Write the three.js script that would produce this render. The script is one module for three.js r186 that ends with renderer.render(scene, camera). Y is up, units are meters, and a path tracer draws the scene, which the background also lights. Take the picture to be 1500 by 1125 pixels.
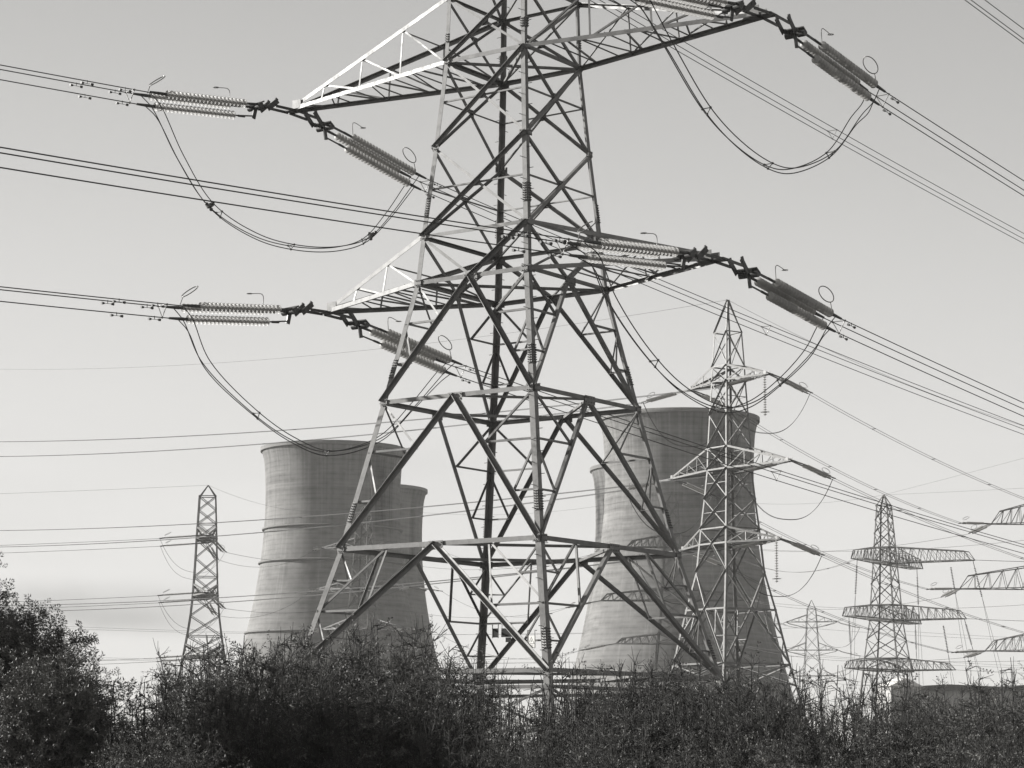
import * as THREE from 'three';
import { mergeGeometries } from 'three/addons/utils/BufferGeometryUtils.js';

// ---------------------------------------------------------------- camera, sky, sun, exposure
const scene = new THREE.Scene();
const RAD = Math.PI / 180;
const camera = new THREE.PerspectiveCamera(18.54, 4 / 3, 0.5, 9000);
camera.position.set(0, 1.7, 0);
camera.rotation.order = 'YXZ';
camera.rotation.set(8.816 * RAD, 0, 0.2546 * RAD);

const renderer = new THREE.WebGLRenderer({ antialias: true });
renderer.toneMapping = THREE.LinearToneMapping;
renderer.toneMappingExposure = 1.8;
renderer.shadowMap.enabled = true;
renderer.shadowMap.type = THREE.PCFSoftShadowMap;

// low winter sun, from one side and a little behind the towers
const SUN_AZ = -76 * RAD, SUN_EL = 21 * RAD;            // azimuth from straight ahead
const sunDir = new THREE.Vector3(Math.sin(SUN_AZ) * Math.cos(SUN_EL), Math.sin(SUN_EL), -Math.cos(SUN_AZ) * Math.cos(SUN_EL));
const sun = new THREE.DirectionalLight(new THREE.Color().setRGB(1, 0.985, 0.955), 4.6);
sun.position.set(0, 20, -80).addScaledVector(sunDir, 600);
sun.target.position.set(0, 20, -80);
sun.castShadow = true;
sun.shadow.mapSize.set(4096, 4096);
Object.assign(sun.shadow.camera, { left: -500, right: 500, top: 300, bottom: -300, near: 10, far: 1600 });
scene.add(sun, sun.target);

function rng(seed) { let a = seed >>> 0; return () => { a = (a + 0x6D2B79F5) | 0; let t = Math.imul(a ^ (a >>> 15), 1 | a); t = (t + Math.imul(t ^ (t >>> 7), 61 | t)) ^ t; return ((t ^ (t >>> 14)) >>> 0) / 4294967296; }; }
function hash2(x, y, s) { let h = Math.imul(x, 374761393) + Math.imul(y, 668265263) + Math.imul(s, 2147483647); h = Math.imul(h ^ (h >>> 13), 1274126177); return ((h ^ (h >>> 16)) >>> 0) / 4294967296; }
function vnoise(x, y, s, px = 0, py = 0) {               // value noise, optionally periodic
  let xi = Math.floor(x), yi = Math.floor(y); const fx = x - xi, fy = y - yi;
  const u = fx * fx * (3 - 2 * fx), v = fy * fy * (3 - 2 * fy);
  const w = (a, p) => p ? ((a % p) + p) % p : a;
  const a = hash2(w(xi, px), w(yi, py), s), b = hash2(w(xi + 1, px), w(yi, py), s), c = hash2(w(xi, px), w(yi + 1, py), s), d = hash2(w(xi + 1, px), w(yi + 1, py), s);
  return a + (b - a) * u + (c - a) * v + (a - b - c + d) * u * v;
}
function fbm(x, y, s, o = 4, px = 0, py = 0) { let t = 0, a = 0.5, n = 0; for (let i = 0; i < o; i++) { t += a * vnoise(x, y, s + i, px, py); n += a; a *= 0.5; x *= 2; y *= 2; px *= 2; py *= 2; } return t / n; }

{ // one pale winter sky, brightest at the horizon and a little toward the sun, thin streaks of cloud low down
  const W = 2048, H = 1024, data = new Float32Array(W * H * 4);
  const stops = [[0, 0.8], [2, 0.8], [5, 0.77], [8, 0.71], [11, 0.635], [14, 0.555], [18, 0.47], [25, 0.36], [40, 0.23], [60, 0.17], [90, 0.14]];
  for (let j = 0; j < H; j++) {
    const el = ((j + 0.5) / H - 0.5) * 180;
    let g = stops[0][1];
    if (el > 0) for (let k = 0; k + 1 < stops.length; k++) if (el >= stops[k][0] && el <= stops[k + 1][0]) g = stops[k][1] + (stops[k + 1][1] - stops[k][1]) * (el - stops[k][0]) / (stops[k + 1][0] - stops[k][0]);
    for (let i = 0; i < W; i++) {
      const phi = ((i + 0.5) / W - 0.5) * 2 * Math.PI;               // atan2(z, x)
      const az = Math.atan2(Math.cos(phi), -Math.sin(phi));         // from straight ahead (-z), + to the right
      const toSun = Math.cos(az - SUN_AZ);
      let v = g * (1 + 0.23 * toSun * Math.min(1, Math.max(0, el) / 12));
      if (el > 0 && el < 14) {
        const lon = az / RAD;
        const n = fbm(lon * 0.16 + 3, el * 1.5, 11, 5) - 0.5;
        v *= 1 + 0.10 * n * Math.exp(-Math.pow((el - 4) / 3.2, 2));
        const sm = (a, b, x) => { const t = Math.min(1, Math.max(0, (x - a) / (b - a))); return t * t * (3 - 2 * t); };
        const e2 = el + 0.35 * (fbm(lon * 0.45, 2, 5, 4) - 0.5), a2 = lon + 9.9;
        v *= 1 - 0.34 * sm(2.62, 2.95, e2) * (1 - sm(3.15, 4.15, e2)) * Math.exp(-Math.pow(a2 / 2.7, 4)) * (0.6 + 0.8 * fbm(lon * 1.1, el * 5, 21, 4));
        const e3 = el - 6.9, a3 = lon + 2.4;
        v *= 1 - 0.03 * Math.exp(-Math.pow(e3 / 0.35, 2) - Math.pow(a3 / 1.6, 2));
      }
      v /= 1.8;
      const q = (j * W + i) * 4; data[q] = v * 1.012; data[q + 1] = v; data[q + 2] = v * 0.978; data[q + 3] = 1;
    }
  }
  const sky = new THREE.DataTexture(data, W, H, THREE.RGBAFormat, THREE.FloatType);
  sky.mapping = THREE.EquirectangularReflectionMapping; sky.magFilter = sky.minFilter = THREE.LinearFilter; sky.needsUpdate = true;
  scene.background = sky; scene.environment = sky;
}

// ---------------------------------------------------------------- helpers
const grey = (v) => new THREE.Color().setRGB(v * 1.014, v, v * 0.975);
const V3 = (x, y, z) => new THREE.Vector3(x, y, z);
const W3 = (x, y, d) => V3(x, y, -d);                    // x right, y up, d metres ahead of the photographer
const names = new Map();
function numbered(n) { const k = names.get(n) || 0; names.set(n, k + 1); return k ? `${n}_${String(k).padStart(3, '0')}` : n; }
function shadows(m) { m.castShadow = m.receiveShadow = true; return m; }
function thing(name, label, category, pos = [0, 0, 0], yaw = 0, group) {
  const o = new THREE.Group(); o.name = numbered(name); o.position.set(...pos); o.rotation.y = yaw;
  o.userData = { label, category }; if (group) o.userData.group = group;
  scene.add(o); return o;
}
function part(parent, name, geo, mat) { const m = shadows(new THREE.Mesh(geo, mat)); m.name = name; parent.add(m); return m; }
function sub(parent, name) { const g = new THREE.Group(); g.name = name; parent.add(g); return g; }
function tex(w, h, fn, srgb = false) {
  const d = new Uint8Array(w * h * 4);
  for (let j = 0; j < h; j++) for (let i = 0; i < w; i++) { const v = Math.max(0, Math.min(255, fn(i, j) * 255)); const q = (j * w + i) * 4; d[q] = d[q + 1] = d[q + 2] = v; d[q + 3] = 255; }
  const t = new THREE.DataTexture(d, w, h); t.wrapS = t.wrapT = THREE.RepeatWrapping; t.magFilter = THREE.LinearFilter; t.minFilter = THREE.LinearMipmapLinearFilter; t.generateMipmaps = true;
  if (srgb) t.colorSpace = THREE.SRGBColorSpace; t.needsUpdate = true; return t;
}
// material textures: weathered zinc with blotches and run marks; rough and clean variants
const zincTex = tex(512, 512, (i, j) => {
  const x = i / 512, y = j / 512;
  const big = fbm(x * 6, y * 6, 3, 4, 6, 6), fine = fbm(x * 40, y * 40, 9, 3, 40, 40), run = fbm(x * 60, y * 5, 17, 3, 60, 5);
  return 0.74 + 0.5 * (big - 0.5) + 0.2 * (fine - 0.5) + 0.3 * (run - 0.5) - (run > 0.68 ? 0.12 : 0);
});
const zincRough = tex(256, 256, (i, j) => 0.72 + 0.5 * (fbm(i / 256 * 10, j / 256 * 10, 31, 4, 10, 10) - 0.5));
const zincBump = tex(256, 256, (i, j) => fbm(i / 256 * 30, j / 256 * 30, 41, 4, 30, 30));
function steel(v, rough = 0.62) { return new THREE.MeshStandardMaterial({ color: grey(v), map: zincTex, roughness: rough, roughnessMap: zincRough, bumpMap: zincBump, bumpScale: 0.0012, metalness: 0.12 }); }
const M = {
  steel: [steel(0.235, 0.7), steel(0.2, 0.73), steel(0.165, 0.76)],
  iron: steel(0.085, 0.7), fitting: steel(0.13, 0.55), pin: steel(0.3, 0.45),
  wire: new THREE.MeshStandardMaterial({ color: grey(0.05), roughness: 0.65, metalness: 0.1 }),
  glaze: new THREE.MeshPhysicalMaterial({ color: grey(0.5), roughness: 0.4, transmission: 0.35, thickness: 0 }),
};

// straight member with polygon section (p along U, q along V), real uv in metres
const rb = rng(7);
function prism(A, B, poly, U, V, caps) {
  const P = [], N = [], T = [], L = A.distanceTo(B), ou = rb() * 7, ov = rb() * 7;
  let area = 0; for (let i = 0; i < poly.length; i++) { const a = poly[i], b = poly[(i + 1) % poly.length]; area += a[0] * b[1] - b[0] * a[1]; }
  const pt = (O, p) => O.clone().addScaledVector(U, p[0]).addScaledVector(V, p[1]);
  const tri = (a, b, c, n, ta, tb, tc) => {
    const cr = b.clone().sub(a).cross(c.clone().sub(a));
    if (cr.dot(n) < 0) { [b, c] = [c, b];[tb, tc] = [tc, tb]; }
    for (const v of [a, b, c]) { P.push(v.x, v.y, v.z); N.push(n.x, n.y, n.z); } for (const t of [ta, tb, tc]) T.push(...t);
  };
  let per = 0;
  for (let i = 0; i < poly.length; i++) {
    const a = poly[i], b = poly[(i + 1) % poly.length], dx = b[0] - a[0], dy = b[1] - a[1], l = Math.hypot(dx, dy), s = Math.sign(area);
    const n = U.clone().multiplyScalar(s * dy / l).addScaledVector(V, -s * dx / l);
    const A0 = pt(A, a), A1 = pt(A, b), B0 = pt(B, a), B1 = pt(B, b);
    const t00 = [ou + per * 0.5, ov], t10 = [ou + (per + l) * 0.5, ov], t01 = [ou + per * 0.5, ov + L * 0.5], t11 = [ou + (per + l) * 0.5, ov + L * 0.5];
    tri(A0, A1, B1, n, t00, t10, t11); tri(A0, B1, B0, n, t00, t11, t01); per += l;
  }
  const ax = B.clone().sub(A).normalize();
  for (const c of caps) for (let k = 1; k + 1 < c.length; k++) for (const [O, s] of [[A, -1], [B, 1]]) { const n = ax.clone().multiplyScalar(s); tri(pt(O, poly[c[0]]), pt(O, poly[c[k]]), pt(O, poly[c[k + 1]]), n, [0, 0], [0.1, 0], [0, 0.1]); }
  const g = new THREE.BufferGeometry();
  g.setAttribute('position', new THREE.Float32BufferAttribute(P, 3)); g.setAttribute('normal', new THREE.Float32BufferAttribute(N, 3)); g.setAttribute('uv', new THREE.Float32BufferAttribute(T, 2));
  return g;
}
const toNI = THREE.BufferGeometry.prototype.toNonIndexed;
THREE.BufferGeometry.prototype.toNonIndexed = function () { return this.index ? toNI.call(this) : this; };
const LCAP = [[0, 1, 2, 3], [0, 3, 4, 5]], QCAP = [[0, 1, 2, 3]];
let jit = 0;
// rolled angle from A to B: one flange flat in the face with normal n, the other standing at the edge nearest `edge`, out (+1) or in (-1)
function angle(A, B, n, s, q = -1, edge = null, off = 0) {
  const t = B.clone().sub(A).normalize(); const U = t.clone().cross(n).normalize(); const Nn = U.clone().cross(t).normalize(); if (Nn.dot(n) < 0) Nn.negate();
  const e = edge ? (Math.sign(U.dot(edge)) || 1) : 1, th = Math.max(0.012, s * 0.11), h = e * s / 2;
  jit = (jit + 1) % 7; off += jit * 0.0011;
  const poly = [[h, 0], [-h, 0], [-h, q * th], [h - e * th, q * th], [h - e * th, q * s], [h, q * s]];
  return prism(A.clone().addScaledVector(Nn, off), B.clone().addScaledVector(Nn, off), poly, U, Nn, LCAP);
}
function flat(A, B, n, w, th) {
  const t = B.clone().sub(A).normalize(); const U = t.clone().cross(n).normalize(); const Nn = U.clone().cross(t).normalize();
  return prism(A, B, [[w / 2, th / 2], [-w / 2, th / 2], [-w / 2, -th / 2], [w / 2, -th / 2]], U, Nn, QCAP);
}
function round(A, B, r, seg = 8, r2 = r) {
  const g = new THREE.CylinderGeometry(r2, r, A.distanceTo(B), seg, 1); g.translate(0, A.distanceTo(B) / 2, 0);
  g.applyQuaternion(new THREE.Quaternion().setFromUnitVectors(V3(0, 1, 0), B.clone().sub(A).normalize())); g.translate(A.x, A.y, A.z); return g;
}
function tube(pts, r, seg = 5, n = Math.max(8, pts.length * 4)) { return new THREE.TubeGeometry(new THREE.CatmullRomCurve3(pts), n, r, seg, false); }
const lerp3 = (a, b, t) => a.clone().lerp(b, t);

scene.fog = new THREE.FogExp2(new THREE.Color().setRGB(0.95, 0.945, 0.92), 0.00015);

// ---------------------------------------------------------------- ground and distance
{
  const g = new THREE.PlaneGeometry(9000, 9000, 60, 60); g.rotateX(-Math.PI / 2);
  const uv = g.attributes.uv; for (let i = 0; i < uv.count; i++) uv.setXY(i, uv.getX(i) * 600, uv.getY(i) * 600);
  const t = tex(512, 512, (i, j) => 0.35 + 0.9 * (fbm(i / 512 * 9, j / 512 * 9, 51, 6, 9, 9) - 0.25));
  const m = shadows(new THREE.Mesh(g, new THREE.MeshStandardMaterial({ color: grey(0.13), map: t, roughness: 1 })));
  m.name = 'ground'; m.position.set(0, 0, -3000); m.userData = { kind: 'structure', label: 'rough grassy ground under the pylons' }; scene.add(m);
}

// ---------------------------------------------------------------- cooling towers
function concreteTex(seed, stainU) {
  const W = 1024, H = 1024, LIFTS = 58;
  return tex(W, H, (i, j) => {
    const u = i / W, v = j / H;
    const wob = 0.35 * (fbm(u * 24, v * 3, seed, 3, 24) - 0.5);
    const lf = v * LIFTS + wob, li = Math.floor(lf), ph = lf - li;
    const lift = hash2(li, 3, seed);
    const pan = Math.floor(u * 150), panel = hash2(pan, li, seed + 5);
    let c = 0.66 + 0.1 * (lift - 0.5) + 0.06 * (panel - 0.5) + 0.2 * (vnoise(u * 34, li * 0.9, seed + 3, 34) - 0.5);
    c -= 0.17 * Math.exp(-Math.pow((ph - 0.5) / 0.16, 2)) * (-0.1 + 1.4 * fbm(u * 60, li * 3, seed + 9, 3, 60));    // dirt line held on each lift joint
    const streak = fbm(u * 260, v * 4, seed + 13, 3, 260);
    c += 0.09 * (streak - 0.5);
    const s2 = fbm(u * 90, v * 2.5, seed + 19, 4, 90);
    c += 0.1 * (s2 - 0.5);
    const blotch = fbm(u * 14, v * 6, seed + 23, 5, 14);
    c += 0.34 * (blotch - 0.5) + 0.14 * (fbm(u * 160, v * 90, seed + 51, 3, 160) - 0.5);
    // soot runs hanging from the rim and from the ring beams
    for (const [v0, len, k] of [[1, 0.34, 0.30], [0.74, 0.12, 0.16], [0.62, 0.14, 0.12]]) if (v < v0) {
      const d = (v0 - v) / (len * (0.25 + 1.5 * fbm(u * 120, 7, seed + 29, 3, 120)));
      if (d < 1) c -= k * Math.pow(Math.max(0, vnoise(u * 340, v0 * 9, seed + 37, 340) - 0.35), 0.8) * (1 - d);
    }
    for (const su of stainU) { const du = Math.abs(u - su) * 60, e = (v - 0.83) * 5.5; if (du < 1 && Math.abs(e) < 1) c -= 0.34 * (1 - du * du) * (1 - e * e) * (0.5 + fbm(u * 300, v * 5, seed + 43, 3, 300)); }
    if (streak > 0.72) c += 0.10;
    return c;
  });
}
const concreteBump = tex(512, 1024, (i, j) => { const lf = j / 1024 * 58 + 0.35 * (fbm(i / 512 * 24, j / 1024 * 3, 77, 3, 24) - 0.5), ph = lf - Math.floor(lf); return 0.6 + 0.3 * (fbm(i / 512 * 120, j / 1024 * 120, 88, 3, 120) - 0.5) - 0.5 * Math.exp(-Math.pow((ph - 0.5) / 0.05, 2)); });
const concA = concreteTex(101, [0.71, 0.728, 0.742, 0.765, 0.3]), concB = concreteTex(202, [0.66, 0.69, 0.702, 0.722, 0.745, 0.02]);
function coolingTower(x, d, label, map, spin, ringHeights) {
  const t = thing('cooling_tower', label, 'cooling tower', [x, 0, -d], spin, 'hyperboloid cooling towers');
  const mat = new THREE.MeshStandardMaterial({ color: grey(0.29), map, bumpMap: concreteBump, bumpScale: 0.05, roughness: 0.93 });
  const HT = 91.3, BASE = 6, a = 20.35, h0 = 75.2, b = 53.6;
  const rad = (h) => a * Math.sqrt(1 + Math.pow((h - h0) / b, 2)) + (h > 86 ? 0.75 * Math.pow((h - 86) / 5.3, 2) : 0);
  const pts = [], hs = [];
  const LIFT = (HT - BASE) / 58;
  for (let k = 0; k <= 58; k++) { const h = BASE + k * LIFT; const o = (hash2(k, 9, Math.round(x)) - 0.5) * 0.024; pts.push(new THREE.Vector2(rad(h) + o, h)); hs.push(h); if (k < 58) { pts.push(new THREE.Vector2(rad(h + LIFT * 0.9) + o, h + LIFT * 0.9)); hs.push(h + LIFT * 0.9); } }
  const outer = new THREE.LatheGeometry(pts, 128);
  const uv = outer.attributes.uv, pos = outer.attributes.position; for (let i = 0; i < uv.count; i++) uv.setY(i, (pos.getY(i) - BASE) / (HT - BASE));
  part(t, 'shell', outer, mat);
  const inPts = []; for (let k = 0; k <= 24; k++) { const h = HT - (HT - BASE) * k / 24; inPts.push(new THREE.Vector2(rad(h) - 0.75, h)); }
  part(t, 'inner_lining', new THREE.LatheGeometry(inPts, 64), mat);
  const R = rad(HT);
  part(t, 'rim', new THREE.LatheGeometry([[R - 0.85, HT - 0.4], [R + 0.1, HT - 0.9], [R + 0.2, HT - 0.7], [R + 0.2, HT + 0.35], [R - 0.75, HT + 0.35], [R - 0.85, HT - 0.4]].map((p) => new THREE.Vector2(...p)), 128), mat);
  for (const h of ringHeights) { const r = rad(h); part(t, 'ring_beam', new THREE.LatheGeometry([[r - 0.2, h - 0.35], [r + 0.6, h - 0.3], [r + 0.72, h], [r + 0.6, h + 0.3], [r - 0.2, h + 0.4], [r - 0.2, h - 0.35]].map((p) => new THREE.Vector2(...p)), 128), mat); }
  const cols = []; for (let k = 0; k < 40; k++) for (const s of [-1, 1]) { const th = k / 40 * Math.PI * 2, th2 = th + s * 0.075, r0 = rad(0) + 0.6, r1 = rad(BASE); cols.push(round(V3(Math.cos(th) * r0, 0, Math.sin(th) * r0), V3(Math.cos(th2) * r1, BASE + 0.3, Math.sin(th2) * r1), 0.35, 6)); }
  const cm = part(t, 'support_columns', mergeGeometries(cols), mat); cm.userData.kind = 'stuff';
  return t;
}
coolingTower(-54.2, 711, 'cooling tower with three raised rings and a bare tower tucked behind it', concA, 2.55, [66.8, 56.6, 35.6]);
coolingTower(-51.7, 824, 'streaky cooling tower showing as a sliver behind the ringed cooling tower', concB, 0.9, [56.6]);
coolingTower(45.9, 641, 'large cooling tower without rings behind the bright sunlit pylon', concB, 2.35, []);
coolingTower(47.5, 757, 'cooling tower edge peeping out behind the large ringless cooling tower', concA, 0.4, []);

// ---------------------------------------------------------------- lattice pylons
const FACES = [[[-1, 1], [1, 1], V3(0, 0, 1)], [[1, 1], [1, -1], V3(1, 0, 0)], [[1, -1], [-1, -1], V3(0, 0, -1)], [[-1, -1], [-1, 1], V3(-1, 0, 0)]];
const CORNERS = [[-1, 1], [1, 1], [1, -1], [-1, -1]];
function pylon(o) {
  const t = thing('lattice_pylon', o.label, 'pylon', [o.x, 0, -o.d], o.yaw * RAD, o.group);
  const L = o.levels, k = o.k || 1, mats = o.mats, rr = rng(o.seed || 5);
  const mat = () => mats[rr() < 0.5 ? 0 : rr() < 0.6 ? 1 : 2];
  const C = (i, c) => V3(L[i][1] * c[0], L[i][0], L[i][1] * c[1]);
  const bm = (p, name, A, B, n, s, q, edge, off) => part(p, name, angle(A, B, n, s * k, q, edge, off), mat());
  // legs, heel outward
  for (const c of CORNERS) for (let i = 0; i + 1 < L.length; i++) {
    const s = (L[i][2] || 0.2) * k, th = Math.max(0.015, s * 0.1), A = C(i + 1, c), B = C(i, c);
    const ext = B.clone().sub(A).normalize().multiplyScalar(0.0);
    part(t, 'leg', prism(A.sub(ext), B.add(ext), [[0, 0], [s, 0], [s, th], [th, th], [th, s], [0, s]], V3(-c[0], 0, 0), V3(0, 0, -c[1]), LCAP), mats[0]);
  }
  for (const [ca, cb, n] of FACES) for (let i = 0; i + 1 < L.length; i++) {
    const type = o.panels[i]; if (!type) continue;
    const TA = C(i, ca), TB = C(i, cb), BA = C(i + 1, ca), BB = C(i + 1, cb), TM = lerp3(TA, TB, 0.5), BM = lerp3(BA, BB, 0.5);
    const lft = TA.clone().sub(TB).normalize(), rgt = lft.clone().negate(), up = V3(0, 1, 0), dn = V3(0, -1, 0);
    const ds = L[i][3] || 0.12, rs = o.rs || 0.075, far = n.z < 0, inner = n.x > 0, Q = far || inner ? -1 : 1, ED = far ? rgt : lft;   // the flange that stands off each main diagonal
    if (type[0] === 'X') {
      bm(t, 'diagonal_brace', TB, BA, n, ds * 1.15, Q, ED, 0.02);
      bm(t, 'diagonal_brace', TA, BB, n, ds * 0.85, -1, dn, -0.03);
      if (type === 'Xh') {
        const wT = L[i][1], wB = L[i + 1][1], f = wT / (wT + wB);
        bm(t, 'tie_bar', lerp3(TA, BA, f), lerp3(TB, BB, f), n, rs * 0.8, -1, dn, -0.055);
      }
      if (o.detail) part(t, 'gusset_plate', flat(lerp3(TA, BB, L[i][1] / (L[i][1] + L[i + 1][1])).addScaledVector(up, 0.14).addScaledVector(n, -0.012), lerp3(TA, BB, L[i][1] / (L[i][1] + L[i + 1][1])).addScaledVector(up, -0.14).addScaledVector(n, -0.012), n, 0.26, 0.012), M.fitting);
    } else if (type === 'V') {
      bm(t, 'diagonal_brace', TB, BM, n, ds * 1.15, Q, ED, 0.02); bm(t, 'diagonal_brace', TA, BM, n, ds * 0.8, -1, dn, -0.01);
    } else if (type[0] === 'I') {
      const legA = (f) => lerp3(TA, BA, f), legB = (f) => lerp3(TB, BB, f), dA = (f) => lerp3(TM, BA, f), dB = (f) => lerp3(TM, BB, f);
      const di = far || inner ? ds * 0.85 : ds; bm(t, 'diagonal_brace', TM, BA, n, di, Q, ED, 0.02); bm(t, 'diagonal_brace', TM, BB, n, di, Q, ED, 0.02);
      if (type === 'I2') for (const [leg, dg, tp] of [[legA, dA, TA], [legB, dB, TB]]) {
        bm(t, 'stay_brace', tp, dg(0.34), n, rs, -1, dn, -0.04); bm(t, 'stay_brace', leg(0.34), dg(0.34), n, rs, -1, dn, -0.055);
        bm(t, 'stay_brace', leg(0.34), dg(0.68), n, rs * 0.9, -1, dn, -0.04); bm(t, 'stay_brace', leg(0.68), dg(0.68), n, rs * 0.9, -1, dn, -0.055);
      }
      if (type === 'Iq') for (const [leg, dg, tp, e] of [[legA, dA, TA, lerp3(TA, TB, 0.25)], [legB, dB, TB, lerp3(TA, TB, 0.75)]]) {
        bm(t, 'stay_brace', e, dg(0.5), n, rs, -1, lft, -0.04); bm(t, 'stay_brace', e, leg(0.5), n, rs, -1, lft, -0.055);
        bm(t, 'stay_brace', leg(0.5), dg(0.5), n, rs, -1, dn, -0.07); const q = lerp3(e, leg(0.5), 0.52);
        bm(t, 'stay_brace', leg(0.25), q, n, rs * 0.8, -1, dn, -0.07); bm(t, 'stay_brace', tp, q, n, rs * 0.8, -1, dn, -0.085);
        bm(t, 'stay_brace', leg(0.5), dg(0.78), n, rs * 0.8, -1, dn, -0.055); bm(t, 'stay_brace', leg(0.78), dg(0.78), n, rs * 0.8, -1, dn, -0.07);
      }
    }
  }
  // horizontal belts and plan bracing
  for (const [i, s, plan] of o.belts) {
    for (const [ca, cb, n] of FACES) bm(t, 'belt_beam', C(i, ca), C(i, cb), n, s, -1, V3(0, 1, 0), 0.028);
    const up = V3(0, -1, 0), m = FACES.map(([ca, cb]) => lerp3(C(i, ca), C(i, cb), 0.5));
    if (plan === 'mid') for (let q = 0; q < 4; q++) bm(t, 'plan_brace', m[q], m[(q + 1) % 4], up, s * 0.62, -1, null, 0.05 + q * 0.012);
    if (plan === 'diag') { bm(t, 'plan_brace', C(i, [-1, 1]), C(i, [1, -1]), up, s * 0.75, -1, null, 0.06); bm(t, 'plan_brace', C(i, [1, 1]), C(i, [-1, -1]), up, s * 0.6, -1, null, 0.09); }
  }
  // crossarms
  const tips = {};
  const wAt = (h) => { for (let i = 0; i + 1 < L.length; i++) if (h <= L[i][0] + 1e-6 && h >= L[i + 1][0] - 1e-6) return L[i][1] + (L[i + 1][1] - L[i][1]) * (L[i][0] - h) / (L[i][0] - L[i + 1][0]); return 1; };
  for (const a of o.arms) {
    const arm = sub(t, 'crossarm');
    const c = a.s * 1;                                     // chord size factor
    if (!a.box) {
      const sx = a.side, wt = wAt(a.ht), wb = wAt(a.hb), tipX = sx * a.len;
      const TR = (z) => V3(sx * wt, a.ht, z * wt), BR = (z) => V3(sx * wb, a.hb, z * wb), TP = (z) => V3(tipX - sx * 0.45, a.hb + 0.16, z * 0.2), BP = (z) => V3(tipX - sx * 0.3, a.hb, z * 0.22);
      for (const z of [1, -1]) {
        const n = V3(0.16 * sx, 0, z).normalize();
        part(arm, 'top_chord', angle(TR(z), TP(z), n, c * k * 0.19, -1, V3(0, 1, 0), 0.01), mats[0]); part(arm, 'bottom_chord', angle(BR(z), BP(z), n, c * k * 0.19, -1, V3(0, 1, 0), 0.012), mats[0]);
        a.f.forEach((f, i) => {
          const tn = lerp3(TR(z), TP(z), f), bn = lerp3(BR(z), BP(z), f), prev = i ? lerp3(BR(z), BP(z), a.f[i - 1]) : BR(z);
          bm(arm, 'post', tn, bn, n, c * 0.09, -1, null, -0.02); bm(arm, 'lacing_bar', tn, prev, n, c * 0.085, -1, V3(0, -1, 0), -0.035);
        });
      }
      const N = a.f.length * 2 + 1; const dn = V3(0, -1, 0);
      for (let i = 0; i < N; i++) { const f = (i + 0.7) / (N + 0.6), g = (i + 1.35) / (N + 0.6), z = i % 2 ? 1 : -1; if (g > 0.97) continue;
        bm(arm, 'lacing_bar', lerp3(BR(z), BP(z), f), lerp3(BR(-z), BP(-z), g), dn, c * 0.07, -1, null, -0.03 - 0.01 * (i % 3)); if (o.detail && i < N - 1) bm(arm, 'lacing_bar', lerp3(BR(1), BP(1), f), lerp3(BR(-1), BP(-1), f), dn, c * 0.065, -1, null, -0.055); }
      a.f.forEach((f, i) => { if (o.detail && i < 2) bm(arm, 'lacing_bar', lerp3(TR(1), TP(1), f), lerp3(TR(-1), TP(-1), f), V3(0, 1, 0), c * 0.07, -1, null, -0.03); });
      part(arm, 'tip_plate', flat(V3(tipX - sx * 0.75, a.hb - 0.03, 0), V3(tipX + sx * 0.25, a.hb - 0.03, 0), V3(0, 1, 0), 0.62 * k, 0.07 * k), M.iron);
      for (const z of [1, -1]) part(arm, 'end_plate', flat(V3(tipX - sx * 0.62, a.hb + 0.12, z * 0.28), V3(tipX - sx * 0.18, a.hb + 0.12, z * 0.26), V3(0, 0, 1), 0.42 * k, 0.035 * k), mats[0]);
      tips[a.key] = t.localToWorld(V3(tipX, a.hb, 0));
    } else {                                               // deep box-girder arm with a raked end
      const D = V3(Math.cos(a.dir * RAD), 0, -Math.sin(a.dir * RAD)), S = V3(-D.z, 0, D.x), w = wAt(a.hb), hw = w * 0.98, he = a.ht - (a.ht - a.hb) * 0.45;
      const node = (f, z, top) => D.clone().multiplyScalar(w + (a.len - w - (top ? 1.1 : 0)) * f).addScaledVector(S, z * (hw + (a.we - hw) * f)).setY(top ? a.ht + (he - a.ht) * f : a.hb);
      for (const z of [1, -1]) {
        const n = S.clone().multiplyScalar(z);
        bm(arm, 'top_chord', node(0, z, 1), node(1, z, 1), n, c * 0.17, -1, V3(0, 1, 0), 0); bm(arm, 'bottom_chord', node(0, z, 0), node(1, z, 0), n, c * 0.17, -1, V3(0, 1, 0), 0.01);
        bm(arm, 'end_post', node(1, z, 1), node(1, z, 0), n, c * 0.14, -1, null, 0.015);
        for (let i = 0; i < a.n; i++) { const f0 = i / a.n, f1 = (i + 0.5) / a.n, f2 = (i + 1) / a.n;
          bm(arm, 'lacing_bar', node(f0, z, 0), node(f1, z, 1), n, c * 0.09, -1, null, -0.02); bm(arm, 'lacing_bar', node(f1, z, 1), node(f2, z, 0), n, c * 0.09, -1, null, -0.035); bm(arm, 'post', node(f1, z, 1), node(f1, z, 0), n, c * 0.07, -1, null, -0.05); }
      }
      for (let i = 0; i < a.n; i++) { const f0 = i / a.n, f2 = (i + 1) / a.n, z = i % 2 ? 1 : -1; bm(arm, 'lacing_bar', node(f0, z, 0), node(f2, -z, 0), V3(0, -1, 0), c * 0.09, -1, null, 0.02); bm(arm, 'lacing_bar', node(f2, 1, 0), node(f2, -1, 0), V3(0, -1, 0), c * 0.1, -1, null, 0.035); bm(arm, 'lacing_bar', node(f2, 1, 1), node(f2, -1, 1), V3(0, 1, 0), c * 0.08, -1, null, 0.02); }
      tips[a.key] = null; t.updateMatrixWorld(); tips[a.key] = t.localToWorld(D.clone().multiplyScalar(a.len).setY(a.hb));
    }
  }
  t.updateMatrixWorld();
  for (const a of o.arms) if (!a.box) tips[a.key] = t.localToWorld(V3(a.side * a.len, a.hb, 0));
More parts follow.
